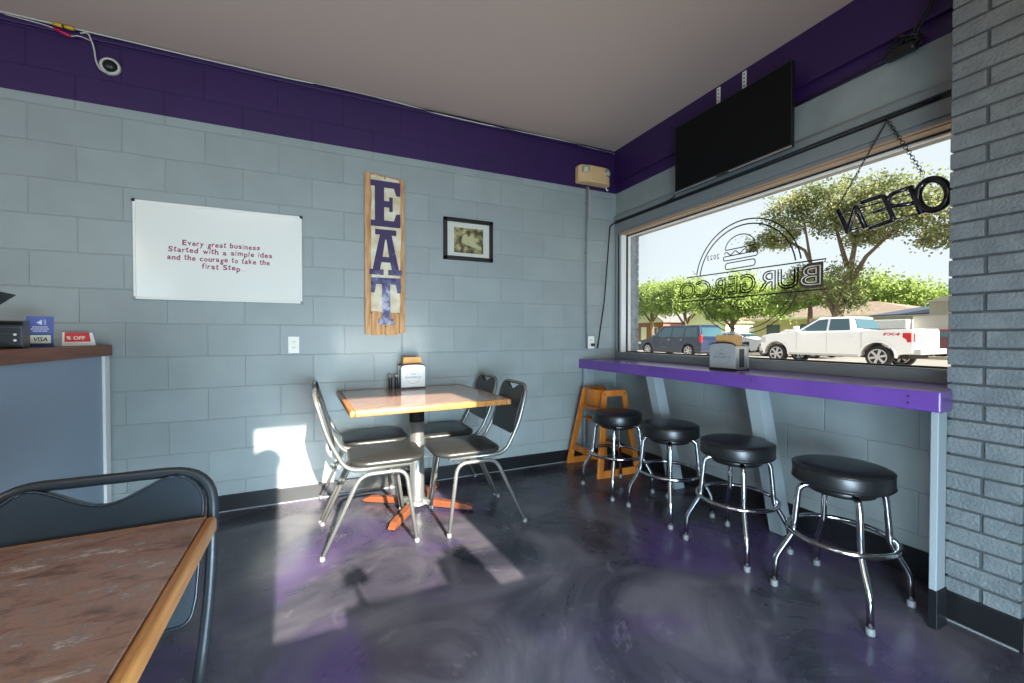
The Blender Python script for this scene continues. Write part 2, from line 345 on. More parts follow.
def tube(bm, pts, r, seg=10, closed=False, rx=None, mi=0):
    pts = [Vector(p) for p in pts]; N = len(pts); rings = []
    t0 = (pts[1]-pts[0]).normalized(); ref = Vector((0, 0, 1)) if abs(t0.z) < .9 else Vector((1, 0, 0))
    nrm = t0.cross(ref).normalized()
    for i, p in enumerate(pts):
        if closed: t = (pts[(i+1) % N]-pts[(i-1) % N])
        else: t = pts[min(i+1, N-1)]-pts[max(i-1, 0)]
        t.normalize()
        nrm = (nrm-t*nrm.dot(t)).normalized(); bn = t.cross(nrm)
        rr = r[i] if isinstance(r, (list, tuple)) else r
        rings.append([bm.verts.new(p+nrm*math.cos(2*PI*k/seg)*rr+bn*math.sin(2*PI*k/seg)*(rx or rr)) for k in range(seg)])
    for i in range(N if closed else N-1):
        A, B = rings[i], rings[(i+1) % N]
        for k in range(seg):
            f = bm.faces.new((A[k], A[(k+1) % seg], B[(k+1) % seg], B[k])); f.smooth = True; f.material_index = mi
    if not closed:
        bm.faces.new(rings[0][::-1]); bm.faces.new(rings[-1])
    return bm
def lathe(bm, prof, c=(0, 0, 0), seg=32, axis='z', sx=1):
    rings = []; c = Vector(c)
    for r, z in prof:
        ring = []
        for k in range(seg):
            a = 2*PI*k/seg; x, y = r*math.cos(a)*sx, r*math.sin(a)
            v = (x, y, z) if axis == 'z' else ((z, x, y) if axis == 'x' else (x, z, y))
            ring.append(bm.verts.new(c+Vector(v)))
        rings.append(ring)
    for A, B in zip(rings, rings[1:]):
        for k in range(seg):
            f = bm.faces.new((A[k], A[(k+1) % seg], B[(k+1) % seg], B[k])); f.smooth = True
    bm.faces.new(rings[0][::-1]); bm.faces.new(rings[-1]); return bm
def prism(bm, pts, d, mtx=None, mi=0):
    """extrude a closed 3-D polygon by vector d"""
    d = Vector(d); a = [Vector(p) for p in pts]; b = [p+d for p in a]
    if mtx: a = [mtx @ p for p in a]; b = [mtx @ p for p in b]
    A = [bm.verts.new(p) for p in a]; B = [bm.verts.new(p) for p in b]
    f1 = bm.faces.new(A[::-1]); f2 = bm.faces.new(B); f1.material_index = f2.material_index = mi
    n = len(A)
    for i in range(n):
        f = bm.faces.new((A[i], A[(i+1) % n], B[(i+1) % n], B[i])); f.material_index = mi
    f1.normal_update(); f2.normal_update(); bmesh.ops.triangulate(bm, faces=[f1, f2])
    return bm
def slab(bm, cx, cy, hx, hy, z0, z1, r, dome=0, n=8, edge=.01, mtx=None):
    """cushion: rounded rectangle with soft edge and domed top"""
    def loop(ins, z):
        P = []
        rr = max(r-ins, .002)
        for qx, qy, a0 in ((1, 1, 0), (-1, 1, PI/2), (-1, -1, PI), (1, -1, 1.5*PI)):
            ox, oy = cx+qx*(hx-ins-rr), cy+qy*(hy-ins-rr)
            for k in range(n+1):
                a = a0+PI/2*k/n; P.append(Vector((ox+rr*math.cos(a), oy+rr*math.sin(a), z)))
        return P
    prof = [(edge, z0), (edge*.3, z0+edge*.3), (0, z0+edge), (0, z1-edge), (edge*.3, z1-edge*.3), (edge, z1)]
    if dome:
        for k in (.25, .5, .75, .93): prof.append((edge+(min(hx, hy)-edge)*k*.98, z1+dome*math.sin(k*PI/2)))
    rings = []
    for ins, z in prof:
        L_ = loop(ins, z)
        if mtx: L_ = [mtx @ p for p in L_]
        rings.append([bm.verts.new(p) for p in L_])
    m = len(rings[0])
    for A, B in zip(rings, rings[1:]):
        for k in range(m):
            f = bm.faces.new((A[k], A[(k+1) % m], B[(k+1) % m], B[k])); f.smooth = True
    bm.faces.new(rings[0][::-1]); bm.faces.new(rings[-1]); return bm
def text_loops(body, size, offset=0, font=None, spacing=1, extrude=0, bevel=0, fill=True):
    cu = bpy.data.curves.new('t', 'FONT'); cu.body = body; cu.size = size; cu.offset = offset; cu.align_x = 'CENTER'; cu.align_y = 'CENTER'
    cu.space_character = spacing; cu.extrude = extrude; cu.bevel_depth = bevel; cu.resolution_u = 4
    cu.fill_mode = 'BOTH' if fill else 'NONE'
    o = bpy.data.objects.new('t', cu); COL.objects.link(o)
    me = bpy.data.meshes.new_from_object(o.evaluated_get(bpy.context.evaluated_depsgraph_get()))
    bpy.data.objects.remove(o); bpy.data.curves.remove(cu)
    return me
def text_into(bm, body, size, mtx, extrude=.0004, offset=0, spacing=1, italic=0, fit=None):
    """real lettering: mesh of the text laid in its own xy plane then moved by mtx; fit=(w,h) stretches to that size"""
    bpy.context.view_layer.update()
    me = text_loops(body, size, offset, extrude=extrude, spacing=spacing)
    vs = [v.co.copy() for v in me.vertices]
    x0 = min(v.x for v in vs); x1 = max(v.x for v in vs); y0 = min(v.y for v in vs); y1 = max(v.y for v in vs)
    sx = sy = 1
    if fit: sx, sy = fit[0]/(x1-x0), fit[1]/(y1-y0)
    cx, cy = (x0+x1)/2, (y0+y1)/2
    new = [bm.verts.new(mtx @ Vector(((v.x-cx)*sx+italic*(v.y-cy), (v.y-cy)*sy, v.z))) for v in vs]
    for p in me.polygons:
        try: bm.faces.new([new[i] for i in p.vertices])
        except ValueError: pass
    bpy.data.meshes.remove(me); return bm
def frame_mtx(origin, ex, ey):
    ex = Vector(ex).normalized(); ey = Vector(ey).normalized(); ez = ex.cross(ey)
    m = Matrix((ex, ey, ez)).transposed().to_4x4(); m.translation = Vector(origin); return m
BACK = lambda x, z, y=-.001: frame_mtx((x, y, z), (1, 0, 0), (0, 0, 1))      # text on back wall, read from the room

# ------------------------------------------------------------------ the room
H = 2.885; X0, Y0 = -7.0, -3.7          # west and south wall faces
GY1, GY0, GZ0, GZ1 = -.03, -2.44, .977, 2.098   # big window opening in the east wall
SX0, SX1, SZ0, SZ1 = -2.67, -1.50, 1.10, 2.455  # south window
b = BM(); box(b, X0-.3, .1, Y0-.3, .2, -.12, 0); struct('floor', b, M['floor'])
b = BM(); box(b, X0-.3, .25, Y0-.3, .2, H, H+.2); struct('ceiling', b, M['ceiling'])
b = BM(); box(b, X0-.3, .0, 0, .2, 0, H); struct('wall_back', b, M['block_back'])
b = BM()
box(b, 0, .16, GY0, .2, 0, GZ0); box(b, 0, .16, Y0-.2, GY0, 0, H); box(b, 0, .16, GY1, .2, GZ0, GZ1)
struct('wall_right', b, M['block_side'])
b = BM(); box(b, 0, .25, GY0, .2, GZ1, 2.485); struct('wall_right_header', b, M['header_grey'])
b = BM(); box(b, 0, .25, Y0-.2, .2, 2.485, H); box(b, -.022, .0, Y0, -.0, 2.588, H); box(b, -.03, .0, Y0, 0, 2.578, 2.59)
struct('wall_right_band', b, M['purple'], bevel=.003)
b = BM(); box(b, X0, -.022, -.018, 0, 2.845, 2.868); struct('trim_1', b, M['purple'], bevel=.003)
b = BM(); box(b, X0-.2, X0, Y0-.2, .2, 0, H); struct('wall_left', b, M['block_side'])
W2X0, W2X1, W2Z0, W2Z1 = -6.3, -4.3, .1, 2.1  # unseen second opening, added for fill light
b = BM()
box(b, X0, W2X0, Y0-.2, Y0, 0, H); box(b, W2X0, W2X1, Y0-.2, Y0, 0, W2Z0); box(b, W2X0, W2X1, Y0-.2, Y0, W2Z1, H)
box(b, W2X1, SX0, Y0-.2, Y0, 0, H); box(b, SX0, SX1, Y0-.2, Y0, 0, .08); box(b, SX0, SX1, Y0-.2, Y0, 1.0, SZ0); box(b, SX0, SX1, Y0-.2, Y0, SZ1, H); box(b, SX1, 0, Y0-.2, Y0, 0, H)  # low opening under the sun window is added for fill light
struct('wall_front', b, M['block_other'])
for k, (a, c, d, e) in enumerate(((SX0, SX1, SZ0, SZ1), (W2X0, W2X1, W2Z0, W2Z1), (SX0, SX1, .08, 1.0))):  # sun window, then the two openings added for fill
    b = BM(); box(b, a, c, Y0-.10, Y0-.094, d, e); struct('window_%d' % (k+2), b, M['glass'])
b = BM(); box(b, -4.4, .1, -4.55, -4.4, -.1, 1.38); struct('wall_sun_block', b, M['block_other'])  # unseen low wall added outside to keep sun out of the low opening
# exterior brick skin that shows as the outer reveal at the left of the window
b = BM()
k = 0; z = 0
while z < 3.0:
    off = 0 if k % 2 else .1
    y = .5
    box(b, .165, .255, GY1+.020, .6, z+.004, z+.0665)
    for q in (0,): box(b, .2+off*.2, .268, GY1+.018, GY1+.2, z+.004, z+.0665)
    z += .0705; k += 1
box(b, .16, .255, GY1+.023, .6, 0, 3.0)
box(b, .16, .255, GY0, GY1+.023, 0, GZ0-.02)
box(b, .16, .95, -3.2, -2.62, 0, 4.6); box(b, .16, .3, -4, .6, 3.0, 4.6)  # unseen tall pier added to shade the window reveal, with parapet
struct('wall_exterior', b, M['ext_brick'])

# window_1: frame, sill, head trim, glass
b = BM()
box(b, .02, .16, GY0, GY1, GZ0-.03, GZ0+.004)          # sill
box(b, -.012, .03, GY0, GY1+.03, GZ0-.058, GZ0)         # stool strip on the shelf
box(b, -.012, .02, GY1, GY1+.03, GZ0, 2.215)            # left casing
fr = struct('window_1', b, M['trim_grey'], bevel=.003)
b = BM()
box(b, -.03, .0, GY0, -.002, 2.222, 2.262)
box(b, -.02, .0, GY0, -.002, 2.12, 2.195)
box(b, -.006, .02, GY0, -.002, 2.097, 2.128)
t_ = obj('head_trim', b, M['trim_grey'], fr, bevel=.003)
b = BM(); box(b, -.012, .0, GY0, -.002, 2.195, 2.222); obj('shadow_gap', b, M['dark'], fr)
b = BM(); box(b, .02, .16, GY0, GY1, 2.09, 2.10); box(b, -.012, .0, GY0, GY1, 2.09, 2.098); obj('head_lining', b, M['tan'], fr)
b = BM()
box(b, .03, .13, GY1-.016, GY1, GZ0, GZ1)
box(b, .10, .13, GY1-.032, GY1-.018, GZ0, GZ1); box(b, .10, .13, GY0, GY1, 2.074, 2.09)
obj('window_frame', b, M['white_frame'], fr, bevel=.003)
b = BM(); box(b, .085, .10, GY1-.022, GY1-.012, GZ0, GZ1); box(b, .095, .135, GY0, GY1, GZ0+.004, GZ0+.012); box(b, .09, .10, GY0, GY1, 2.082, 2.09)
obj('gasket', b, M['dark'], fr)
b = BM(); box(b, .112, .116, GY0, GY1-.02, GZ0+.004, 2.085); obj('pane', b, M['glass'], fr)

# painted brick pillar, each course a row of separate bricks in one mesh
PX, PY1, PY0 = -.27, -2.42, -2.625
b = BM(); box(b, PX+.008, .0, PY0+.008, PY1-.008, 0, H, 1)
z = .805-.0705*11 - .0705; k = 0
while z < H-.01:
    z0, z1 = max(z+.004, 0), min(z+.0665, H)
    if z1 > z0+.01:
        ys = [(PY0, PY1)] if k % 2 else [(PY0, PY0+.0985), (PY0+.1065, PY1)]
        for a, c in ys:
            j = random.uniform(-.0015, .0015)
            box(b, PX+j, PX+.1, a+.0+random.uniform(0, .002), c-random.uniform(0, .002), z0, z1)
        j = random.uniform(-.0015, .0015)
        box(b, PX+.108, -.0, PY0+.002, PY1-.002, z0, z1)
    z += .0705; k += 1
tag(obj('wall_pillar', b, [M['brick_grey'], M['mortar']], bevel=.0035), kind='structure')

# baseboards
def base(name, x0, x1, y0, y1, h=.105):
    b = BM(); box(b, x0, x1, y0, y1, 0, h); return struct(name, b, M['black_base'], bevel=.004)
base('baseboard_back', X0, -.012, -.014, 0)
base('baseboard_right', -.014, 0, PY1, -.014, .13)
b = BM(); box(b, PX-.014, PX, PY0-.014, PY1+.0, 0, .115); box(b, PX, 0, PY0-.014, PY0, 0, .115); struct('baseboard_pillar', b, M['black_base'], bevel=.004)
# caulk line on the floor at the foot of the baseboards
b = BM(); box(b, -3.68, -.014, -.019, -.014, 0, .006); box(b, PX-.02, PX-.014, PY0, PY1, 0, .006); struct('trim_2', b, M['trim_grey'])

# ------------------------------------------------------------------ wall-mounted shelf counter and its legs
t = thing('window_counter', 'long glossy purple shelf counter under the big window', 'counter', (-.2, -1.2, 0))
def P_(o): o.matrix_parent_inverse = o.parent.matrix_basis.inverted(); return o
b = BM(); prism(b, [(-.42, 0-.002, .842), (-.42, -2.452, .842), (-.413, -2.459, .842), (-.275, -2.440, .842), (-.275, -2.415, .842), (-.014, -2.415, .842), (-.014, -.002, .842)], (0, 0, .078))
P_(obj('shelf_top', b, M['purple_shelf'], t, bevel=.004))
for y in (-.86, -1.645):
    b = BM(); prism(b, [(-.41, y, .842), (-.32, y, .842), (-.10, y, .0), (-.19, y, .0)], (0, -.075, 0)); P_(obj('leg', b, M['board_grey'], t, bevel=.003))
b = BM(); box(b, -.39, -.28, -.05, -.02, 0, .842); P_(obj('leg', b, M['board_grey'], t, bevel=.003))
b = BM(); box(b, -.408, -.34, -2.448, -2.424, .15, .842); P_(obj('end_panel', b, M['board_grey'], t, bevel=.003))
b = BM(); box(b, -.41, -.33, -2.452, -2.423, 0, .15); P_(obj('end_panel_base', b, M['black_base'], t, bevel=.003))
for y, zz in ((-2.36, .895), (-2.36, .868), (-.9, .893), (-1.69, .893)):
    b = BM(); lathe(b, [(.004, -.4222), (.004, -.4195)], (0, y, zz), 10, 'x'); P_(obj('screw', b, M['dark'], t))

# ------------------------------------------------------------------ bar stools
def make_stool(label):
    t = thing('bar_stool', label, 'stool', group='black bar stools along the window counter')
    b = BM(); lathe(b, [(.02, .494), (.165, .494), (.174, .499), (.178, .507), (.179, .52), (.1785, .555), (.175, .565), (.168, .572), (.15, .577), (.10, .581), (.02, .5825)], seg=48)
    st = obj('seat', b, M['vinyl'], t)
    b = BM()
    for z, r in ((.564, .1775), (.508, .1785)):
        tube(b, [(r*math.cos(2*PI*k/48), r*math.sin(2*PI*k/48), z) for k in range(48)], .0032, 6, True)
    obj('piping', b, M['vinyl'], st)
    b = BM(); lathe(b, [(.03, .455), (.12, .462), (.125, .47), (.125, .494), (.02, .495)], seg=24); obj('swivel_plate', b, M['plastic_black'], t)
    b = BM(); tube(b, [(.192*math.cos(2*PI*k/56), .192*math.sin(2*PI*k/56), .270) for k in range(56)], .0115, 10, True); obj('foot_ring', b, M['chrome'], t)
    for k in range(4):
        a = PI/4+k*PI/2; d = Vector((math.cos(a), math.sin(a), 0)); Z = Vector((0, 0, 1))
        pts = fillet([d*.085+Z*.474, d*.158+Z*.474, d*.177+Z*.270, d*.178+Z*.258, d*.246+Z*.135, d*.252+Z*.02], [0, .045, .01, .02, .03, 0], 6)
        b = BM(); tube(b, pts, .0125, 12); lg = obj('leg', b, M['chrome'], t)
        b = BM(); lathe(b, [(.0145, 0), (.0155, .004), (.0148, .024), (.012, .027)], d*.252, 14); obj('foot_cap', b, M['glide'], lg)
    return t
ST = [((-.50, -2.168), .06, 'black round bar stool nearest the brick pillar, fourth from back wall'),
      ((-.53, -1.688), .05, 'black round bar stool in the row, second from the brick pillar'),
      ((-.527, -1.207), .03, 'black round bar stool in the row, second from the back wall corner'),
      ((-.568, -.733), .0, 'black round bar stool nearest the corner, in front of the wooden high chair')]
s0 = make_stool(ST[0][2]); s0.location = (*ST[0][0], 0); s0.rotation_euler.z = ST[0][1]
for (p, rz, lb) in ST[1:]: copy_thing(s0, (*p, 0), rz, lb)

# ------------------------------------------------------------------ dining chairs
def make_chair(label, metal, pad, group, gl=True):
    t = thing('dining_chair', label, 'chair', group=group)
    for s in (-1, 1):
        b = BM(); tube(b, fillet([(0, s*.215, .012), (.185, s*.2, .405), (.42, s*.2, .405), (.475, s*.215, .012)], .06, 7), .0112, 10)
        lg = obj('side_frame', b, metal, t)
        for x in (0, .475):
            b = BM(); lathe(b, [(.0125, 0), (.014, .003), (.0135, .022), (.011, .024)], (x, s*.215, 0), 12); obj('glide', b, M['glide'] if gl else M['plastic_black'], lg)
    # one bent tube: under the seat, up the back and over the top
    path = fillet([(.46, -.17, .428), (.12, -.185, .428), (.03, -.19, .60), (-.035, -.185, .834), (-.035, .185, .834), (.03, .19, .60), (.12, .185, .428), (.46, .17, .428)],
                  [0, .07, .08, .085, .085, .08, .07, 0], 8)
    b = BM(); tube(b, path, .0112, 10); tube(b, [(.45, -.175, .424), (.45, .175, .424)], .009, 8); tube(b, [(.2, -.185, .424), (.2, .185, .424)], .009, 8)
    obj('back_frame', b, metal, t)
    b = BM(); slab(b, .335, 0, .205, .2, .438, .468, .1, dome=.012, edge=.012); st = obj('seat', b, pad, t, smooth=True)
    # back pad: leaning panel whose top edge dips in the middle
    e = Vector((-.067, 0, .236)).normalized(); o0 = Vector((.037, 0, .585)); nn = Vector((e.z, 0, -e.x))
    Ht = .258
    hw, rc = .174, .075; half = [(hw, Ht-rc)]
    half += [(hw-rc+rc*math.cos(a), Ht-rc+rc*math.sin(a)) for a in [PI/2*k/5*.8 for k in range(1, 6)]]
    half += [(.125*(1-k/7), Ht-.004-.044*(1-math.cos(PI*k/7))/2) for k in range(0, 8)]
    out = [(p.x, p.y) for p in fillet([(-hw+.004, -.0, 0), (-hw+.012, -.05, 0), (hw-.012, -.05, 0), (hw-.004, -.0, 0)], .03, 5)]+half+[(-p[0], p[1]) for p in half[:-1][::-1]]
    b = BM()
    prism(b, [o0+Vector((0, y, 0))+e*h-nn*.012 for y, h in out], nn*.024)
    bk = obj('backrest', b, pad, t, bevel=.009, seg=3)
    b = BM(); tube(b, [o0+Vector((0, y*.985, 0))+e*(h-.003)+nn*.0125 for y, h in out], .0028, 6, True); obj('piping', b, pad, bk)
    return t
G1 = 'metal dining chairs around the far table'
c1 = make_chair('grey metal chair left of the far table, front one nearer the camera', M['chair_metal'], M['chair_vinyl'], G1)
c1.location = (-2.562, -.71, 0)
copy_thing(c1, (-2.572, -.25, 0), 0, 'grey metal chair left of the far table, the rear one against wall')
copy_thing(c1, (-1.437, -.735, 0), PI, 'grey metal chair right of the far table, front one half in sun')
copy_thing(c1, (-1.44, -.26, 0), PI, 'grey metal chair right of the far table, the rear one beside wall')
c2 = make_chair('large dark framed chair with black dipped backrest behind foreground table', M['chair_metal_dark'], M['vinyl_blue'], None, False)
c2.location = (-2.968, -2.10, 0); c2.rotation_euler.z = -PI/2

# ------------------------------------------------------------------ tables
def edged_top(t, w, d, z0, z1, top_mat, r=.012, ew=.014, ed=.014):
    b = BM(); slab(b, 0, 0, w/2-2*ew, d/2-2*ed, z0+.004, z1, .006, n=2, edge=.0015); obj('tabletop', b, top_mat, t)
    b = BM()
    for s in (-1, 1):
        slab(b, 0, s*(d/2-ed), w/2-2*ew, ed, z0+.001, z1-.0005, ed*.2, n=3, edge=ed*.2)
        slab(b, s*(w/2-ew), 0, ew, d/2, z0, z1-.0008, .009, n=3, edge=.006)
    obj('wood_edging', b, M['edge_wood'], t)
t = thing('dining_table', 'square wood-edged table at back wall with four chairs, sunlit top', 'table', (-1.985, -.475, 0), math.radians(2.5))
edged_top(t, .93, .885, .715, .750, M['laminate_pink'])
b = BM(); lathe(b, [(.06, .04), (.05, .055), (.047, .07), (.047, .57)], (0, .035, 0), seg=28); cl = obj('pedestal', b, M['dispenser'], t)
b = BM(); lathe(b, [(.049, .57), (.049, .70), (.07, .705), (.07, .714)], (0, .035, 0), seg=28); obj('column_collar', b, M['plastic_black'], cl)
b = BM(); box(b, -.2, .2, -.02, .02, .7, .712); box(b, -.02, .02, -.2, .2, .7, .712); obj('top_spider', b, M['plastic_black'], t)
b = BM()
lathe(b, [(.07, .02), (.075, .03), (.06, .05), (.04, .06)], (0, .035, 0), seg=24)
for k in range(4):
    a = math.radians(-37+90*k); m = Matrix.Translation((0, .035, 0)) @ Matrix.Rotation(a, 4, 'Z')
    prism(b, [(.03, -.018, .022), (.12, -.018, .018), (.18, -.018, .018), (.18, -.018, .046), (.12, -.018, .052), (.03, -.018, .06)], (0, .036, 0), m)
obj('base_spider', b, M['dispenser'], t, bevel=.004)
for k in range(4):
    a = math.radians(-37+90*k); m = Matrix.Translation((0, .035, 0)) @ Matrix.Rotation(a, 4, 'Z')
    b = BM(); prism(b, [(.11, -.024, .016), (.36, -.024, .010), (.385, -.02, .014), (.385, -.02, .026), (.34, -.024, .046), (.11, -.024, .060)], (0, .046, 0), m)
    ft = obj('base_foot', b, M['base_wood'], t, bevel=.006)
    b = BM(); lathe(b, [(.014, 0), (.014, .012)], m @ Vector((.355, 0, 0)), 12); obj('glide', b, M['plastic_black'], ft)

t = thing('dining_table', 'foreground table with brown marbled laminate top and oak edging', 'table', (-3.220, -2.59, 0), math.radians(.8))
edged_top(t, .92, .92, .712, .745, M['laminate'], ew=.010, ed=.003)
b = BM(); lathe(b, [(.05, .04), (.038, .07), (.038, .70), (.06, .705), (.06, .712)], seg=24); obj('pedestal', b, M['plastic_black'], t)
for k in range(4):
    m = Matrix.Rotation(PI/4+PI/2*k, 4, 'Z'); b = BM()
    prism(b, [(.02, -.024, .016), (.34, -.024, .0), (.36, -.02, .0), (.36, -.02, .02), (.32, -.024, .036), (.02, -.024, .060)], (0, .046, 0), m); obj('base_foot', b, M['plastic_black'], t, bevel=.004)

# ------------------------------------------------------------------ wooden high chair
t = thing('high_chair', 'orange-brown wooden high chair folded into the corner under purple counter', 'high chair', (-.37, -.29, 0))
def hb(name, pts, d, par=t, bev=.005): 
    b = BM(); prism(b, [Vector(p)-t.location for p in pts], d); return obj(name, b, M['oak'], par, bevel=bev)
def hframe(yb, yt, s):
    def q(x, z): return Vector((x, yb+(yt-yb)*z/.685, z))
    d = Vector((0, .024*s, 0))
    xl = lambda z: -.585+.115*z/.685; xr = lambda z: -.145-.085*z/.685
    sf = None
    for name, P4 in (('upright', [q(xl(0), 0), q(xl(0)+.055, 0), q(xl(.685)+.05, .685), q(xl(.685)+.012, .685), q(xl(.66), .66)]),
                     ('upright', [q(xr(0)-.055, 0), q(xr(0), 0), q(xr(.66), .66), q(xr(.685)-.012, .685), q(xr(.685)-.05, .685)]),
                     ('rail', [q(xl(0)+.05, .0), q(xr(0)-.05, .0), q(xr(.055)-.05, .055), q(xl(.055)+.05, .055)]),
                     ('rail', [q(xl(.635)+.045, .635), q(xr(.635)-.045, .635), q(xr(.685)-.045, .685), q(xl(.685)+.045, .685)])):
        hb(name, P4, d)
hframe(-.525, -.43, 1); hframe(-.045, -.135, -1)
# curved backrest board
b = BM(); n = 10; L1 = []; 
for k in range(n+1):
    u = k/n; y = -.15-.26*u; x = -.455-.035*math.sin(u*PI); L1.append((x, y))
ring = [(x, y) for x, y in L1]+[(x+.014, y) for x, y in L1[::-1]]
prism(b, [Vector((x, y, .545))-t.location for x, y in ring], (0, 0, .14)); obj('backrest', b, M['oak'], t, bevel=.003)
hb('seat', [(-.45, -.13, .40), (-.22, -.13, .40), (-.22, -.44, .40), (-.45, -.44, .40)], (0, 0, .016))
hb('armrest_bar', [(-.475, -.13, .505), (-.45, -.13, .505), (-.45, -.44, .505), (-.475, -.44, .505)], (0, 0, .035))
hb('footrest_bar', [(-.545, -.07, .13), (-.52, -.07, .13), (-.52, -.50, .13), (-.545, -.50, .13)], (0, 0, .05))
hb('footrest_bar', [(-.21, -.07, .13), (-.185, -.07, .13), (-.185, -.50, .13), (-.21, -.50, .13)], (0, 0, .05))
for x in (-.455, -.25):
    b = BM(); lathe(b, [(.005, -.438), (.005, -.4335)], Vector((x, 0, .655))-t.location, 10, 'y'); obj('screw', b, M['dark'], t)
b = BM(); prism(b, [Vector(p)-t.location for p in [(-.43, -.16, .17), (-.40, -.16, .17), (-.40, -.16, .40), (-.43, -.16, .40)]], (0, -.05, 0)); obj('strap', b, M['conduit'], t)

# ------------------------------------------------------------------ wall things
# whiteboard
t = thing('whiteboard', 'white dry-erase board with dark red handwriting on the back wall', 'whiteboard', (-3.13, 0, 1.656))
b = BM(); box(b, -.44, .44, -.016, -.004, -.284, .284); pn = obj('panel', b, M['white'], t)
b = BM(); 
for a in ((-.45, .45, .282, .296), (-.45, .45, -.296, -.282), (-.45, -.438, -.296, .296), (.438, .45, -.296, .296)): box(b, a[0], a[1], -.022, -.001, a[2], a[3])
box(b, -.44, .44, -.028, -.02, -.298, -.288)
obj('rim', b, M['white_plastic'], t, bevel=.002)
for sx in (-1, 1):
    for sz in (-1, 1):
        b = BM(); slab(b, sx*.446, sz*.292, .009, .009, .002, .026, .005, n=3, edge=.002, mtx=Matrix.Rotation(PI/2, 4, 'X')); obj('corner_cap', b, M['conduit'] if sz < 0 else M['dark'], t)
random.seed(3)
def hand_line(body, x, z, wd, h):
    """marker writing: letters with small jitter, laid on the board"""
    global wb
    wts = {' ': .62, 'i': .38, 'l': .42, 't': .6, 'r': .62, 'f': .55, '.': .35, 'm': 1.25, 'w': 1.2, 'E': 1.0, 'S': .95}
    tot = sum(wts.get(c, .85) for c in body); cx = x-wd/2
    for c in body:
        ww = wts.get(c, .85)/tot*wd
        if c == ' ': flush()
        else:
            mt = frame_mtx((cx+ww/2, -.0165, z+random.uniform(-.002, .002)+(-.009 if c in 'gyp' else 0)+(.006 if c in 'tdhklbfESi' else 0)-(.010 if c == '.' else 0)), (1, 0, random.uniform(-.08, .08)), (.05+random.uniform(-.06, .08), 0, 1))
            hh = h*1.0 if c in 'gyptdhklbfESi' else h*.66
            if c == '.': text_into(wb, c, .03, mt, fit=(.004, .004))
            else: text_into(wb, c, .03, mt, extrude=.0003, offset=.0007, fit=(ww*(.8 if c not in 'il' else .4), hh))
        cx += ww
wb = BM()
def flush():
    global wb
    if len(wb.verts): obj('handwriting', wb, M['marker'], t); wb = BM()
hand_line('Every great business', -.005, .056, .42, .034)
flush(); hand_line('Started with a simple idea', -.005, .010, .56, .034)
flush(); hand_line('and the courage to take the', -.015, -.037, .55, .034)
flush(); hand_line('first Step...', .005, -.085, .24, .034)
obj('handwriting', wb, M['marker'], t)

# EAT sign
t = thing('wall_sign', 'tall weathered pallet-wood sign with purple letters EAT', 'sign', (-2.13, 0, 1.735))
b = BM()
for x0, x1, zt, zb in ((-.143, -.098, .595, -.585), (-.096, .0, .588, -.592), (.002, .098, .58, -.592), (.100, .143, .572, -.578)):
    prism(b, [(x0, -.006, zb), (x0+.01, -.006, zb-.004), (x1, -.006, zb+.002), (x1, -.006, zt-.006), (x0, -.006, zt)], (0, -.018, 0))
obj('board', b, M['sign_wood'], t, bevel=.003)
b = BM()
random.seed(11)
L_ = [(-.098+random.uniform(-.006, .006), z) for z in [.575-k*.09 for k in range(12)]]; R_ = [(.108+random.uniform(-.008, .008), z) for z in [.560-k*.09 for k in range(12)]]
prism(b, [(x, -.0245, z) for x, z in L_]+[(x, -.0245, z) for x, z in R_[::-1]], (0, -.0015, 0)); obj('painted_panel', b, M['sign_paint'], t)
b = BM(); Lt = -.0265
def poly(b, pts, cz, w, h): prism(b, [(x*w+.005, Lt, cz+y*h) for x, y in pts], (0, -.001, 0))
# slab-serif letters, local box x -.5..+.5, y 0..1
Ep = [(-.5, 0), (.5, 0), (.5, .30), (.36, .30), (.28, .14), (-.05, .14), (-.05, .43), (.12, .43), (.12, .34), (.24, .34), (.24, .66), (.12, .66), (.12, .57), (-.05, .57), (-.05, .86), (.28, .86), (.36, .70), (.5, .70), (.5, 1), (-.5, 1), (-.5, .87), (-.36, .87), (-.36, .13), (-.5, .13)]
poly(b, Ep, .205, .212, .335)
Ao = [(-.55, 0), (-.08, 0), (-.08, .12), (-.18, .12), (-.14, .28), (.14, .28), (.18, .12), (.08, .12), (.08, 0), (.55, 0), (.55, .12), (.45, .12), (.2, .88), (.36, .88), (.36, 1), (-.36, 1), (-.36, .88), (-.2, .88), (-.45, .12), (-.55, .12)]
# A as two parts so that its counter stays open
poly(b, [(-.55, 0), (-.08, 0), (-.08, .12), (-.2, .12), (-.15, .28), (-.0, .28), (0, .40), (-.11, .40), (-.02, .78), (0, .78), (0, 1), (-.36, 1), (-.36, .88), (-.2, .88), (-.45, .12), (-.55, .12)], -.15, .21, .335)
poly(b, [(.55, 0), (.55, .12), (.45, .12), (.2, .88), (.36, .88), (.36, 1), (0, 1), (0, .78), (.02, .78), (.11, .40), (0, .40), (0, .28), (.15, .28), (.2, .12), (.08, .12), (.08, 0)], -.15, .21, .335)
Tp = [(-.26, 0), (.26, 0), (.26, .12), (.14, .12), (.14, .86), (.32, .86), (.38, .68), (.5, .68), (.5, 1), (-.5, 1), (-.5, .68), (-.38, .68), (-.32, .86), (-.14, .86), (-.14, .12), (-.26, .12)]
poly(b, Tp, -.515, .215, .345)
lt = obj('letters', b, M['letter'], t); 
for x, z in ((0, .56), (-.1, -.43), (.09, -.43), (0, -.53)):
    b = BM(); lathe(b, [(.005, -.029), (.005, -.023)], (x, 0, z), 8, 'y'); obj('nail', b, M['dark'], t)

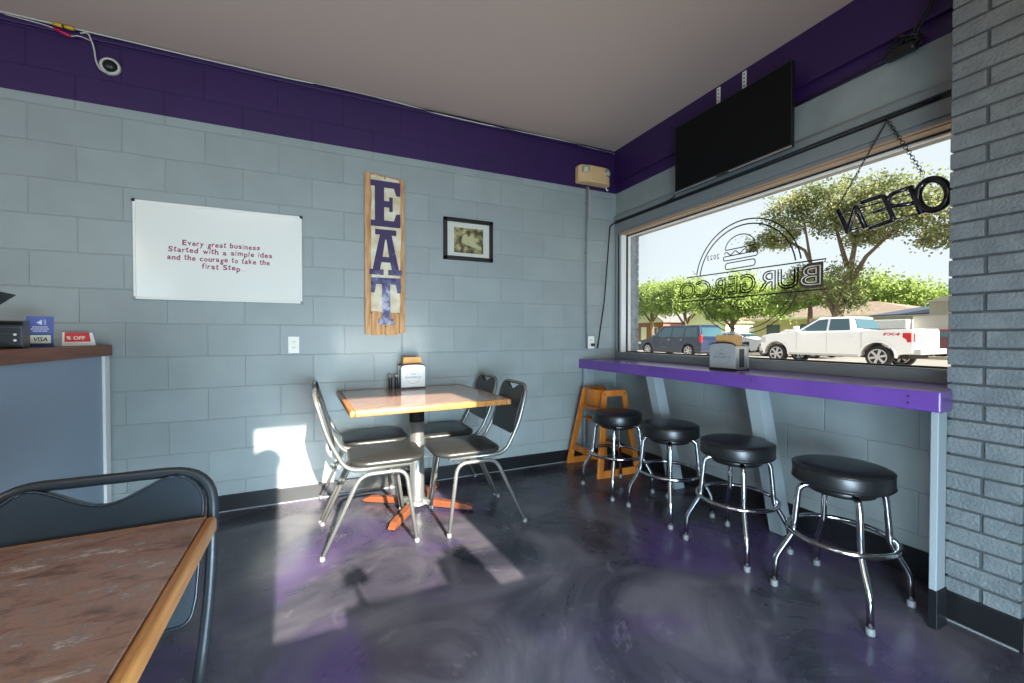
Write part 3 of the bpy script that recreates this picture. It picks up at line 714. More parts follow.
# framed photograph
t = thing('picture_frame', 'small black-framed sepia photograph with pale mount on back wall', 'picture', (-1.479, 0, 1.906))
b = BM()
for a in ((-.208, .208, .135, .166), (-.208, .208, -.166, -.135), (-.208, -.177, -.166, .166), (.177, .208, -.166, .166)): box(b, a[0], a[1], -.026, -.002, a[2], a[3])
obj('frame', b, M['frame_black'], t, bevel=.004)
b = BM(); box(b, -.18, .18, -.01, -.004, -.138, .138); obj('mount', b, M['matboard'], t)
b = BM(); box(b, -.12, .125, -.0115, -.010, -.105, .095); ph = obj('photograph', b, M['art'], t)
b = BM()
prism(b, [(-.06, -.0115, -.02), (-.05, -.0115, .03), (-.02, -.0115, .05), (.0, -.0115, .025), (.03, -.0115, .055), (.05, -.0115, .02), (.055, -.0115, -.02), (.11, -.0115, -.05), (.11, -.0115, -.075), (.02, -.0115, -.05)], (0, -.0006, 0)); obj('pale_figures', b, mat('faded_print', (170, 166, 124), .6), ph)

# outlets
def outlet(x, z, label, cat='outlet', surface=False):
    t = thing('wall_outlet', label, cat, (x, 0, z))
    d = -.045 if surface else 0
    if surface:
        b = BM(); box(b, -.033, .033, -.045, -.001, -.055, .055); obj('box', b, M['conduit'], t, bevel=.004)
    b = BM(); box(b, -.034, .034, -.007+d, -.0005+d, -.057, .057); obj('cover_plate', b, M['white_plastic'], t, bevel=.003)
    for s in (-1, 1):
        b = BM(); slab(b, 0, s*.02, .016, .014, .007-d, .0095-d, .006, n=3, edge=.001, mtx=Matrix.Rotation(PI/2, 4, 'X')); r = obj('receptacle', b, M['cream_print'], t)
        for q in (-1, 1):
            b = BM(); box(b, q*.006-.0012, q*.006+.0012, -.0102+d, -.009+d, s*.02-.002, s*.02+.006); obj('slot', b, M['dark'], r)
    return t
outlet(-2.735, 1.075, 'white duplex outlet below the whiteboard on back wall')
t = outlet(-.318, 1.075, 'surface-mounted outlet at the bottom of the vertical conduit', surface=True)
b = BM(); box(b, -.005, .022, -.085, -.055, -.035, -.008); obj('black_plug', b, M['plastic_black'], t, bevel=.004)
b = BM(); tube(b, [(-.345, -.012, 1.13), (-.342, -.012, 2.5)], .009, 10)
for z in (1.35, 1.9, 2.35): box(b, -.36, -.324, -.006, -.0005, z-.008, z+.008)
tag(obj('conduit_pipe', b, M['conduit']), 'thin grey conduit running up the wall to emergency light', 'conduit')
b = BM(); tube(b, [(-.332, -.02, 2.5), (-.318, -.03, 2.42), (-.31, -.025, 2.3), (-.315, -.03, 2.18), (-.318, -.05, 2.1)] and fillet([(-.335, -.03, 2.50), (-.315, -.03, 2.38), (-.325, -.026, 2.2)], .08, 6), .003, 6)
tag(obj('lamp_cord', b, M['wire_white']), 'short pale cord hanging below the emergency light', 'cord')
# emergency light
t = thing('emergency_light', 'cream plastic emergency light with two lamps in the corner', 'emergency light', (-.292, 0, 2.59))
b = BM(); pts = [(-.172, 0, 0), (-.172, -.055, 0), (-.14, -.095, 0), (-.06, -.108, 0), (.06, -.108, 0), (.14, -.095, 0), (.172, -.055, 0), (.172, 0, 0)]
prism(b, [(x, y-.001, -.075) for x, y, _ in pts], (0, 0, .15)); obj('housing', b, M['cream_plastic'], t, bevel=.012, seg=3)
for s in (-1, 1):
    m = Matrix.Translation((s*.118, -.098, .03)) @ Matrix.Rotation(s*.45, 4, 'Z')
    b = BM(); lathe(b, [(.034, .012), (.036, -.008), (.031, -.012)], (0, 0, 0), 20, 'y')
    for v in b.verts: v.co = m @ v.co
    l = obj('lamp_head', b, M['alu'], t)
    b = BM(); lathe(b, [(.029, -.008), (.024, -.017), (.006, -.02)], (0, 0, 0), 20, 'y')
    for v in b.verts: v.co = m @ v.co
    obj('lens', b, M['clear_lamp'], l)
b = BM(); tube(b, [(.15, -.03, -.075), (.165, -.03, -.1), (.18, -.03, -.09)], .006, 8); obj('cable_gland', b, M['white_plastic'], t)

# security camera and wiring in the upper left
t = thing('security_camera', 'small round white-rimmed security camera on purple band', 'camera', (-3.675, 0, 2.712))
b = BM(); lathe(b, [(.050, -.001), (.048, -.018), (.041, -.024), (.034, -.019)], (0, 0, 0), 28, 'y'); obj('rim', b, M['wire_white'], t)
b = BM(); lathe(b, [(.034, -.018), (.032, -.032), (.020, -.044), (.006, -.047)], (.004, 0, -.003), 24, 'y'); obj('lens_dome', b, M['plastic_black'], t)
b = BM(); tube(b, fillet([(-3.80, -.02, 2.862), (-3.765, -.025, 2.875), (-3.741, -.02, 2.80), (-3.735, -.02, 2.72), (-3.71, -.03, 2.67), (-3.675, -.04, 2.662)], .04, 5), .004, 8)
tag(obj('camera_cable', b, M['wire_white']), 'white cable drooping from the ceiling to the security camera', 'cable')
b = BM(); wp = [(-7, 2.878), (-4.12, 2.880), (-3.715, 2.877), (-3.241, 2.870), (-2.743, 2.868), (-2.431, 2.878), (-2.017, 2.872), (-1.791, 2.856), (-1.383, 2.852), (-1.024, 2.860), (-.632, 2.866), (-.202, 2.856), (-.04, 2.846)]
tube(b, fillet([(x, -.026, z) for x, z in wp], .15, 4), .0042, 8)
tag(obj('ceiling_cable', b, M['wire_white']), 'long white cable running along the ceiling edge of back wall', 'cable')
b = BM(); wp = [(-2.6, 2.866), (-2.2, 2.868), (-1.9, 2.852), (-1.5, 2.868), (-1.1, 2.85), (-.7, 2.85), (-.3, 2.862), (-.06, 2.84)]
tube(b, fillet([(x, -.033, z) for x, z in wp], .12, 4), .003, 8)
tag(obj('ceiling_cable', b, M['wire_black']), 'thin black cable beside the white one above the EAT sign', 'cable')
t = thing('cable_connector', 'yellow cable connector pair at the ceiling in upper left', 'connector', (-3.855, -.045, 2.866))
b = BM(); tube(b, [(-.045, 0, .003), (-.01, 0, .0)], .010, 8); tube(b, [(.0, 0, 0), (.038, 0, -.002)], .010, 8); obj('yellow_shell', b, M['yellow'], t)
b = BM(); tube(b, [(-.012, 0, 0), (.002, 0, 0)], .0075, 8); obj('black_ring', b, M['dark'], t)
b = BM(); tube(b, [(-3.90, -.04, 2.845), (-3.832, -.04, 2.822)], .008, 8)
tag(obj('cable_connector', b, M['pink']), 'pink-red cable connector just below the yellow one', 'connector')
b = BM(); tube(b, fillet([(-4.1, -.03, 2.868), (-3.98, -.03, 2.862), (-3.93, -.045, 2.85), (-3.90, -.04, 2.846)], .03, 4), .003, 6); tube(b, fillet([(-3.832, -.04, 2.822), (-3.80, -.04, 2.835), (-3.775, -.03, 2.835), (-3.755, -.025, 2.83)], .02, 4), .003, 6)
tag(obj('connector_cable', b, M['wire_white']), 'thin white lead on either side of the pink-red connector', 'cable')

# ------------------------------------------------------------------ television
t = thing('television', 'black flat television mounted high above the window', 'television', (-.12, -1.277, 2.458), 0)
b = BM(); box(b, -.0, .028, -.431, .431, -.245, .245); obj('casing', b, M['plastic_black'], t, bevel=.004)
b = BM(); box(b, -.0015, .001, -.424, .424, -.228, .238); obj('screen', b, M['screen'], t)
b = BM(); box(b, -.004, .006, -.431, .431, -.247, -.238); obj('silver_strip', b, M['alu'], t, bevel=.002)
b = BM(); box(b, .028, .06, -.28, .28, -.15, .15); obj('rear_housing', b, M['plastic_black'], t, bevel=.01)
for q in (-.15, .12):
    b = BM(); box(b, .06, .118, q, q+.03, -.2, .2); obj('wall_bracket', b, M['plastic_black'], t)
b = BM(); tube(b, [(-.008, -.03, -.248), (-.008, .06, -.248)], .006, 8); obj('remote_sensor', b, M['dispenser_dark'], t)
for i, (y, lb) in enumerate(((-1.147, 'white slotted bracket plate above television, nearer the corner'), (-1.343, 'white slotted bracket plate above television, nearer the pillar'))):
    b = BM(); box(b, -.028, -.0225, y-.014, y+.014, 2.72, 2.868)
    o = tag(obj('bracket_plate', b, M['white_plastic'], bevel=.001), lb, 'bracket', 'bracket plates above the television')
    for z in (2.75, 2.775, 2.80, 2.825, 2.85):
        b = BM(); box(b, -.0292, -.0275, y-.004, y+.004, z-.005, z+.005); obj('slot', b, M['dark'], o)
b = BM(); tube(b, fillet([(-.11, -.86, 2.23), (-.04, -.75, 2.215), (-.02, -.5, 2.20)], .05, 5), .005, 8)
tag(obj('television_cable', b, M['wire_black']), 'black cable running from television down to the window head', 'cable')
b = BM(); tube(b, fillet([(-.02, -2.3, 2.21), (-.02, -.1, 2.207), (-.035, -.03, 2.20), (-.085, -.02, 2.17), (-.135, -.02, 1.6), (-.15, -.02, 1.45), (-.20, -.03, 1.2), (-.235, -.035, 1.02)], .05, 5), .0058, 8)
tag(obj('power_cable', b, M['wire_black']), 'black cable along window head dropping down beside the conduit', 'cable')
t = thing('cable_bundle', 'bunch of black cables and adapter hanging near the pillar top', 'cables', (-.05, -2.17, 2.49))
b = BM(); slab(b, 0, 0, .026, .062, -.028, .01, .02, n=4, edge=.008); obj('power_adapter', b, M['plastic_black'], t)
b = BM(); random.seed(5)
for k in range(7):
    c = Vector((random.uniform(-.01, .01), random.uniform(-.05, .03), random.uniform(.0, .05))); R = random.uniform(.02, .045)
    tube(b, [c+Vector((.012*math.sin(3*a), R*math.cos(a), .6*R*math.sin(a))) for a in [2*PI*q/20 for q in range(20)]], .004, 6, True)
obj('cable_coil', b, M['wire_black'], t)
b = BM()
for dy in (0, .02): tube(b, fillet([(.0, -.04+dy, .02), (.0, -.09+dy, .1), (.0, -.16, .25), (.0, -.2, .38)], .05, 5), .0045, 6)
tube(b, fillet([(.0, .04, -.01), (.03, .25, .0), (.035, .5, .0), (.035, .72, -.02)], .08, 5), .0045, 6)
obj('cable', b, M['wire_black'], t)

# ------------------------------------------------------------------ OPEN sign hanging in the window (read from outside)
SY = lambda y, z, x=-.035: Vector((x, y, z))
t = thing('open_sign', 'unlit black tube OPEN sign hanging on chains, seen from behind', 'sign', (-.035, -2.1, 1.76))
def sp(b, pts, r=.013, closed=False, f=.012): 
    P = [SY(y, z)-t.location for y, z in pts]
    P = fillet(P, f, 4, closed) if f else P
    tube(b, P, r, 10, closed)
b = BM(); P = []
for k in range(32):
    a = 2*PI*k/32; P.append((-2.283+.052*math.cos(a), 1.774+.070*math.sin(a)-.012*math.cos(a)*-1))
sp(b, P, .016, True, 0); obj('letter_o', b, M['black_gloss'], t)
b = BM(); sp(b, [(-2.203, 1.838), (-2.246, 1.695)], .0125); sp(b, [(-2.200, 1.832), (-2.133, 1.825), (-2.113, 1.796), (-2.134, 1.762), (-2.222, 1.755)], .0105, f=.03); obj('letter_p', b, M['black_gloss'], t)
b = BM(); sp(b, [(-2.008, 1.818), (-2.100, 1.826), (-2.143, 1.696), (-2.045, 1.678)], .0115); sp(b, [(-2.118, 1.761), (-2.060, 1.752)], .008); obj('letter_e', b, M['black_gloss'], t)
b = BM(); sp(b, [(-1.902, 1.808), (-1.950, 1.678), (-1.984, 1.806), (-2.029, 1.680)], .012, f=.006); obj('letter_n', b, M['black_gloss'], t)
for z, y0, y1, dz in ((1.80, -2.24, -1.9, -.01), (1.70, -2.24, -1.95, -.01)):
    b = BM(); tube(b, [SY(y0, z+.005, -.022)-t.location, SY(y1, z+dz, -.022)-t.location], .004, 6); obj('support_rod', b, M['black_gloss'], t)
def chain(b, A, B, n, r=.006):
    A, B = Vector(A), Vector(B); d = (B-A); u = d.normalized(); s1 = u.cross(Vector((1, 0, 0))).normalized(); s2 = u.cross(s1)
    for k in range(n):
        c = A+d*(k+.5)/n; s = s1 if k % 2 else s2; hl = d.length/n*.68
        tube(b, [c+u*hl*math.cos(q)+s*r*.75*math.sin(q) for q in [2*PI*i/10 for i in range(10)]], .0016, 5, True)
ap = Vector((-.035, -2.113, 2.19))-t.location
b = BM(); chain(b, ap, SY(-2.25, 1.878)-t.location, 22, .010); obj('chain', b, M['dark'], t)
b = BM(); chain(b, ap, SY(-1.90, 1.825)-t.location, 30, .005); obj('chain', b, M['dark'], t)
b = BM(); tube(b, [ap+Vector((.03, 0, .03)), ap+Vector((0, 0, .01)), ap], .004, 6); obj('hook', b, M['dark'], t)

# ------------------------------------------------------------------ window lettering, stuck on the pane (read from outside, so mirrored from the room)
GXp = .1105
t = thing('window_logo', 'black round burger logo lettering BURGERCO on the window, seen mirrored', 'window decal', (GXp, -1.26, 1.5))
VM = lambda y, z: frame_mtx((0, y+1.26, z-1.5), (0, 1, 0), (0, 0, 1))
def ribbon(b, pts, w, closed=False):
    """flat vinyl stroke in the plane of the pane, real thickness .0006"""
    P = [Vector((p[0]+1.26, p[1]-1.5)) for p in pts]; N = len(P)
    Lf, Rt = [], []
    for i, p in enumerate(P):
        a = P[(i-1) % N] if closed or i else p; c = P[(i+1) % N] if closed or i < N-1 else p
        d = (c-a).normalized(); nv = Vector((-d.y, d.x))*w/2; Lf.append(p+nv); Rt.append(p-nv)
    for x in (0, -.0006):
        A = [b.verts.new((x, q.x, q.y)) for q in Lf]; B = [b.verts.new((x, q.x, q.y)) for q in Rt]
        for i in range(N if closed else N-1):
            j = (i+1) % N; b.faces.new((A[i], A[j], B[j], B[i]))
def arc(cy, cz, r, a0, a1, n=40): return [(cy+r*math.cos(math.radians(a0+(a1-a0)*k/n)), cz+r*math.sin(math.radians(a0+(a1-a0)*k/n))) for k in range(n+1)]
CY, CZ = -1.238, 1.545
b = BM()
for r in (.395, .362): ribbon(b, arc(CY, CZ, r, 9, 171), .009); ribbon(b, arc(CY, CZ, r, 202, 262), .006); ribbon(b, arc(CY, CZ, r, 278, 338), .006)
ribbon(b, [(-1.768, 1.583), (-.75, 1.600)], .008)
ribbon(b, [(-1.768, 1.408), (-.66, 1.410)], .008)
obj('rings_and_lines', b, M['black_ink'], t)
b = BM()
BY, BZ = -1.216, 1.708
bun = arc(BY, BZ+.045, .115, 0, 180, 24); bun = [(y, (z-BZ-.045)*.80+BZ+.045) for y, z in bun]; ribbon(b, fillet([(y, z, 0) for y, z in bun], .0, 1, True) and bun, .007, True)
ribbon(b, [(BY-.125+.25*k/32, BZ+.018+.012*math.sin(k/32*PI*7)) for k in range(33)], .007)
def rrect(y0, y1, z0, z1, r): return [(p.x, p.y) for p in fillet([(y0, z0, 0), (y1, z0, 0), (y1, z1, 0), (y0, z1, 0)], r, 5, True)]
ribbon(b, rrect(BY-.13, BY+.13, BZ-.030, BZ+.0, .014), .007, True)
ribbon(b, rrect(BY-.115, BY+.115, BZ-.095, BZ-.050, .03), .007, True)
for y, z in ((-.06, .10), (-.02, .115), (.03, .105), (.06, .08), (-.04, .075), (.01, .08)): ribbon(b, [(BY+y, BZ+z), (BY+y+.005, BZ+z+.003)], .006)
obj('burger_drawing', b, M['black_ink'], t)
b = BM(); text_into(b, '2023', .05, VM(-.998, 1.722), extrude=.0003, fit=(.105, .036), spacing=1.2); obj('year', b, M['black_ink'], t)
# outlined letters
def outlined(b, ch, y, z, wd, ht, off_list, sw, fill=False):
    for off in off_list:
        me = text_loops(ch, .2, off, fill=False)
        vs = [v.co.copy() for v in me.vertices]
        base = text_loops(ch, .2, 0, fill=False); vb = [v.co for v in base.vertices]
        x0, x1 = min(v.x for v in vb), max(v.x for v in vb); y0, y1 = min(v.y for v in vb), max(v.y for v in vb); cx, cy = (x0+x1)/2, (y0+y1)/2
        sx, sy = wd/(x1-x0), ht/(y1-y0)
        bpy.data.meshes.remove(base)
        adj = {}
        for e in me.edges:
            a, c = e.vertices; adj.setdefault(a, []).append(c); adj.setdefault(c, []).append(a)
        seen = set()
        for s in range(len(vs)):
            if s in seen or s not in adj: continue
            loop = [s]; seen.add(s); cur = s
            while True:
                nx = [q for q in adj[cur] if q not in seen]
                if not nx: break
                cur = nx[0]; seen.add(cur); loop.append(cur)
            if len(loop) > 2: ribbon(b, [((vs[i].x-cx)*sx+y, (vs[i].y-cy)*sy+z) for i in loop], sw, True)
        bpy.data.meshes.remove(me)
edges = [(-1.743, -1.625), (-1.608, -1.49), (-1.466, -1.362), (-1.33, -1.225), (-1.195, -1.128), (-1.098, -.998), (-.972, -.848), (-.829, -.686)]
zc = 1.4965
b = BM()
for ch, (ya, yb) in zip('BURGERCO', edges):
    if ch == 'B': continue
    outlined(b, ch, (ya+yb)/2, zc, (yb-ya)*1.04, .124, (.009, -.010), .0088)
obj('letters_outlined', b, M['black_ink'], t)
b = BM(); text_into(b, 'B', .2, VM(-1.684, zc), extrude=.0003, offset=.012, fit=(.138, .15)); obj('letter_b_filled', b, M['b_fill'], t)
b = BM(); outlined(b, 'B', -1.684, zc, .105, .11, (.012,), .006); lb_ = obj('letter_b_outline', b, M['cream_print'], t); lb_.location.x = -.001

# ------------------------------------------------------------------ napkin dispensers
def dispenser(name_label, loc, rz, w, d, h, face, logo, tilt=False):
    t = thing('napkin_dispenser', name_label, 'napkin dispenser', loc, rz, 'napkin dispensers')
    hw, hd = w/2, d/2
    b = BM(); box(b, -hw, hw, -hd+.006, hd-.006, .004, h-.022); obj('body', b, M['dispenser'], t, bevel=.004)
    for s, nm in ((-1, 'front'), (1, 'back')):
        pts = [(-hw-.003, .012), (-hw*.55, .004+.010), (0, .018), (hw*.55, .014), (hw+.003, .012), (hw+.003, h-.02)]+[(hw*math.cos(a), h-.018+.014*math.sin(a)) for a in [PI*k/10 for k in range(1, 10)]]+[(-hw-.003, h-.02)]
        b = BM(); prism(b, [(x, s*hd, z) for x, z in pts], (0, -s*.008, 0)); obj('faceplate', b, face, t, bevel=.002)
        b = BM(); pts2 = [(-hw-.004, h-.022)]+[(-hw*math.cos(a)*1.02, h-.02+.019*math.sin(a)) for a in [PI*k/10 for k in range(0, 11)]]+[(hw+.004, h-.022)]
        tube(b, [(x, s*(hd-.003), z+.002) for x, z in pts2], .004, 8); box(b, -hw-.005, hw+.005, min(s*hd, s*(hd-.01)), max(s*hd, s*(hd-.01)), 0, .012); obj('trim', b, M['plastic_black'], t)
    b = BM(); text_into(b, 'BURGERCO', .02, frame_mtx((0, -hd-.0004, h*.47), (1, 0, 0), (0, 0, 1)), extrude=.0002, fit=(w*.68, h*.07))
    for r in (h*.26,):
        pts = [(r*math.cos(2*PI*k/32), r*math.sin(2*PI*k/32)) for k in range(32)]
        for p, q in zip(pts, pts[1:]+pts[:1]):
            if abs(p[1]) > h*.06: tube(b, [(p[0], -hd-.0003, h*.47+p[1]), (q[0], -hd-.0003, h*.47+q[1])], .0007, 4)
    for zz, ww in ((.13, .06), (.10, .075), (.155, .05)): tube(b, [(-w*ww*2, -hd-.0003, h*(.47+zz)), (w*ww*2, -hd-.0003, h*(.47+zz))], .0007, 4)
    obj('printed_logo', b, M['ink'], t)
    for q in (-hw, hw):
        b = BM(); box(b, q-.0015, q+.0015, -hd*.35, hd*.35, h*.12, h*.78); obj('side_slot', b, M['dispenser_dark'], t)
    b = BM(); random.seed(2)
    for k in range(7):
        y = -hd*.5+k*hd*.16; dz = random.uniform(-.004, .004); box(b, -hw*.78, hw*(.72+random.uniform(-.05, .05)), y, y+hd*.13, h-.05, h+.045+dz)
    obj('napkins', b, M['napkin'], t)
    return t
dispenser('pale napkin dispenser filled with brown napkins on the sunlit table', (-1.955, -.10, .7505), math.radians(1), .168, .12, .18, M['face_white'], 1)
dispenser('steel napkin dispenser with round logo standing on purple counter', (-.20, -1.378, .9205), math.radians(-86.5), .172, .135, .172, M['face_grey'], 1)
for i, (x, lb, mt) in enumerate(((-2.105, 'black shaker on table, farther from the napkin dispenser', 'plastic_black'), (-2.062, 'black shaker on table, touching distance from the napkin dispenser', 'plastic_black'))):
    t = thing('table_shaker', lb, 'shaker', (x, -.085, .7505), group='shakers on the far table')
    b = BM(); lathe(b, [(.013, 0), (.0145, .004), (.0135, .075), (.012, .082)], seg=18); obj('jar', b, M['plastic_black'], t)
    b = BM(); lathe(b, [(.0135, .08), (.0135, .098), (.009, .105)], seg=18); obj('cap', b, M['dispenser'], t)

# ------------------------------------------------------------------ service counter at left
t = thing('service_counter', 'pale blue service counter with dark wooden top at left', 'counter', (-4.0, -1.3, 0))
def PX_(o): o.matrix_parent_inverse = Matrix.Translation(t.location).inverted(); return o
b = BM(); box(b, -4.35, -3.705, -2.6, -.02, 0, 1.022); PX_(obj('counter_body', b, M['counter_blue'], t))
b = BM(); box(b, -4.45, -3.68, -2.65, -.016, 1.022, 1.083); PX_(obj('countertop', b, M['counter_wood'], t, bevel=.004))
b = BM(); box(b, -3.715, -3.692, -.08, -.02, 0, 1.022); PX_(obj('corner_post', b, M['white_frame'], t, bevel=.002))
# payment sign
def face_cam(x, y): return math.atan2(-3.219-y, -2.553-x)+PI/2
t = thing('payment_sign', 'blue card payment sign reading VISA standing on the counter', 'sign', (-3.80, -.375, 1.0835), face_cam(-3.8, -.375)-.1)
t.scale.x = .72; t.location = (-3.815, -.40, 1.0835)
b = BM(); box(b, -.062, .062, -.004, .0, 0, .150); box(b, -.062, .062, -.004, .05, 0, .004); pl = obj('panel', b, M['blue_print'], t)
b = BM(); box(b, -.058, .058, -.0048, -.004, .006, .066); obj('navy_block', b, M['navy_print'], t)
b = BM(); box(b, -.046, .048, -.0058, -.0048, .018, .058); obj('card_patch', b, M['cream_print'], t)
b = BM(); text_into(b, 'VISA', .04, frame_mtx((.001, -.0062, .038), (1, 0, 0), (0, 0, 1)), extrude=.0003, offset=.0008, italic=.15, fit=(.068, .021)); obj('lettering', b, M['dark'], t)
b = BM()
prism(b, [(-.018, -.0045, .118), (.008, -.0045, .108), (.008, -.0045, .134)], (0, -.0006, 0)); 
for r in (.014, .020): tube(b, [(.006+r*math.cos(a), -.0046, .121+r*math.sin(a)) for a in [-.8+1.6*k/8 for k in range(9)]], .0014, 5)
for z, w_ in ((.098, .036), (.088, .042), (.078, .034)):
    for q in range(6): box(b, -w_+q*w_/3, -w_+q*w_/3+w_*.27, -.0048, -.004, z-.0022, z+.0022)
obj('contactless_print', b, M['pale_print'], t)
t = thing('discount_card', 'small white holder with red card reading % OFF on counter', 'card', (-3.775, -.13, 1.0835), face_cam(-3.775, -.13)-.1); t.scale.x = .8; t.location.x = -3.785
b = BM(); prism(b, [(-.072, 0, .002), (.072, 0, .002), (.058, .012, .072), (-.072, .012, .072)], (0, .004, 0)); obj('card', b, M['red'], t)
b = BM(); prism(b, [(-.07, -.003, .0), (.07, -.003, .0), (.072, 0, .022), (-.066, 0, .022)], (0, .003, 0)); prism(b, [(.066, -.002, 0), (.088, -.002, 0), (.068, .011, .072), (.052, .011, .072)], (0, .005, 0)); prism(b, [(-.078, -.002, 0), (-.066, -.002, 0), (-.066, .010, .074), (-.076, .010, .074)], (0, .005, 0)); obj('holder', b, M['white_frame'], t)
b = BM(); text_into(b, '% OFF', .03, frame_mtx((-.012, .0055, .043), (1, 0, 0), (0, .17, 1)), extrude=.0006, offset=.0008, fit=(.09, .02)); obj('lettering', b, M['cream_print'], t)
# receipt printer
t = thing('receipt_printer', 'black receipt printer on the counter beside blue sign', 'printer', (-3.885, -.66, 1.0835), face_cam(-3.86, -.6)-.15)
b = BM(); prism(b, [(-.13, -.09, 0), (-.13, -.09, .10), (-.13, -.075, .118), (-.13, .09, .125), (-.13, .09, 0)], (.26, 0, 0)); obj('casing', b, M['plastic_black'], t, bevel=.008)
b = BM(); box(b, -.125, .125, -.094, -.088, .088, .094); box(b, -.115, .1, -.0935, -.088, .062, .066); obj('paper_slot', b, M['dispenser_dark'], t)
for z in (.035, .06):
    b = BM(); lathe(b, [(.005, -.0935), (.005, -.089)], (.108, 0, z), 10, 'y'); obj('button', b, M['white_plastic'], t)
b = BM(); box(b, -.1, -.035, -.0935, -.089, .1, .104); obj('badge', b, M['pale_print'], t)
# point of sale screen, mostly out of frame
t = thing('tablet_stand', 'dark tilted tablet till cut by left picture edge on counter', 'till', (-3.90, -.93, 1.0835), face_cam(-3.9, -.93)-.3)
b = BM(); slab(b, .02, .02, .10, .09, 0, .012, .03, n=4, edge=.003); obj('foot', b, M['plastic_black'], t)
b = BM(); prism(b, [(-.03, .02, .01), (.05, .02, .01), (.03, .05, .20), (-.01, .05, .20)], (0, .02, 0)); obj('stem', b, M['plastic_black'], t, bevel=.004)
b = BM(); prism(b, [Vector(p) for p in [(-3.80, -.60, 1.321), (-3.80, -1.0, 1.338), (-3.84, -1.0, 1.09), (-3.82, -.72, 1.245)]], (-.012, 0, .004)); o = obj('tablet', b, M['plastic_black'], None, bevel=.002)
o.parent = t; bpy.context.view_layer.update(); o.matrix_parent_inverse = t.matrix_world.inverted()

# ------------------------------------------------------------------ unseen things added in the sunny window behind the camera to cast shadows inside
t = thing('potted_plant', 'spiky potted plant whose shadow falls on the sunlit floor', 'plant', (-2.215, -3.745, 1.17))
b = BM(); lathe(b, [(.016, 0), (.02, .03), (.021, .035), (.018, .035)], seg=20); obj('pot', b, M['terracotta'], t)
b = BM(); random.seed(8)
tube(b, [(0, 0, .03), (-.01, 0, .1)], .008, 6)
for k in range(46):
    a = random.uniform(0, 2*PI); e = random.uniform(-.5, 1.4); L0 = random.uniform(.045, .08); c = Vector((0, 0, .12)); d = Vector((math.cos(a)*math.cos(e), .6*math.sin(a)*math.cos(e), math.sin(e)))
    s = d.cross(Vector((0, .9, .3))).normalized()*.016; q = c+d*L0
    v = [b.verts.new(c+s*.3), b.verts.new(c+d*L0*.5+s), b.verts.new(q), b.verts.new(c+d*L0*.5-s), b.verts.new(c-s*.3)]; b.faces.new(v)
obj('leaves', b, M['leafs_shade'], t)
t = thing('shadow_caster', 'unseen added bag whose slanted shadow falls on the sunlit floor', 'caster', (-1.74, -3.745, 1.17))  # unseen block added only to cast the slanted floor shadow
b = BM(); prism(b, [(-.11, -.03, 0), (.10, -.03, 0), (.10, -.03, .065), (.085, -.03, .159), (-.095, -.03, .112)], (0, .06, 0)); obj('caster_body', b, M['napkin'], t, bevel=.006)
b = BM(); tube(b, fillet([(-.04, 0, .11), (-.03, 0, .155), (.01, 0, .165), (.02, 0, .12)], .02, 4), .003, 6); obj('caster_loop', b, M['napkin'], t)
t = thing('sun_block_board', 'unseen round-topped board added behind the camera to shape the sun patch', 'board', (-2.605, -3.745, 1.1))  # invented board, blocks part of the window to shape the sun patch
b = BM(); pts = [(-.065, 0), (.06, 0), (.075, 1.0)]+[(.005+.09*math.cos(a), 1.06+.09*math.sin(a)) for a in [(-.3+k*.35) for k in range(11)]]+[(-.065, 1.0)]
prism(b, [(x, 0, z) for x, z in pts[:-1]]+[(-.065, 0, .95)], (0, .012, 0)); obj('board', b, M['matboard'], t)
b = BM(); box(b, -.05, .05, .012, .04, 0, .02); obj('foot', b, M['oak'], t)
b = BM(); box(b, SX0, SX1, Y0-.094, Y0+.03, SZ0-.03, SZ0); box(b, -2.29, -1.64, Y0-.094, Y0-.0, SZ0, SZ0+.07); struct('trim_3', b, M['white_frame'])  # sill, plus a raised part added to step the sun patch edge

# ================================================================== OUTSIDE
GZ = -.04
b = BM(); box(b, .27, 90, -60, 120, -.3, GZ-.02); o = struct('ground', b, M['asphalt'])
b = BM(); box(b, .3, 4.2, -30, 60, GZ-.02, GZ+.0); struct('sidewalk_near', b, M['concrete'])
b = BM(); box(b, 13.2, 19.0, -30, 90, GZ-.02, GZ-.005); struct('parking_lane', b, M['concrete'])
b = BM(); box(b, 25.0, 25.3, -30, 90, GZ-.02, GZ+.13); struct('kerb', b, M['concrete'])
b = BM(); box(b, 25.3, 80, 13.5, 110, GZ-.018, GZ+.002); tag(obj('lawn', b, M['grass']), 'green lawn strip in front of the houses across the road', 'grass', kind='stuff')

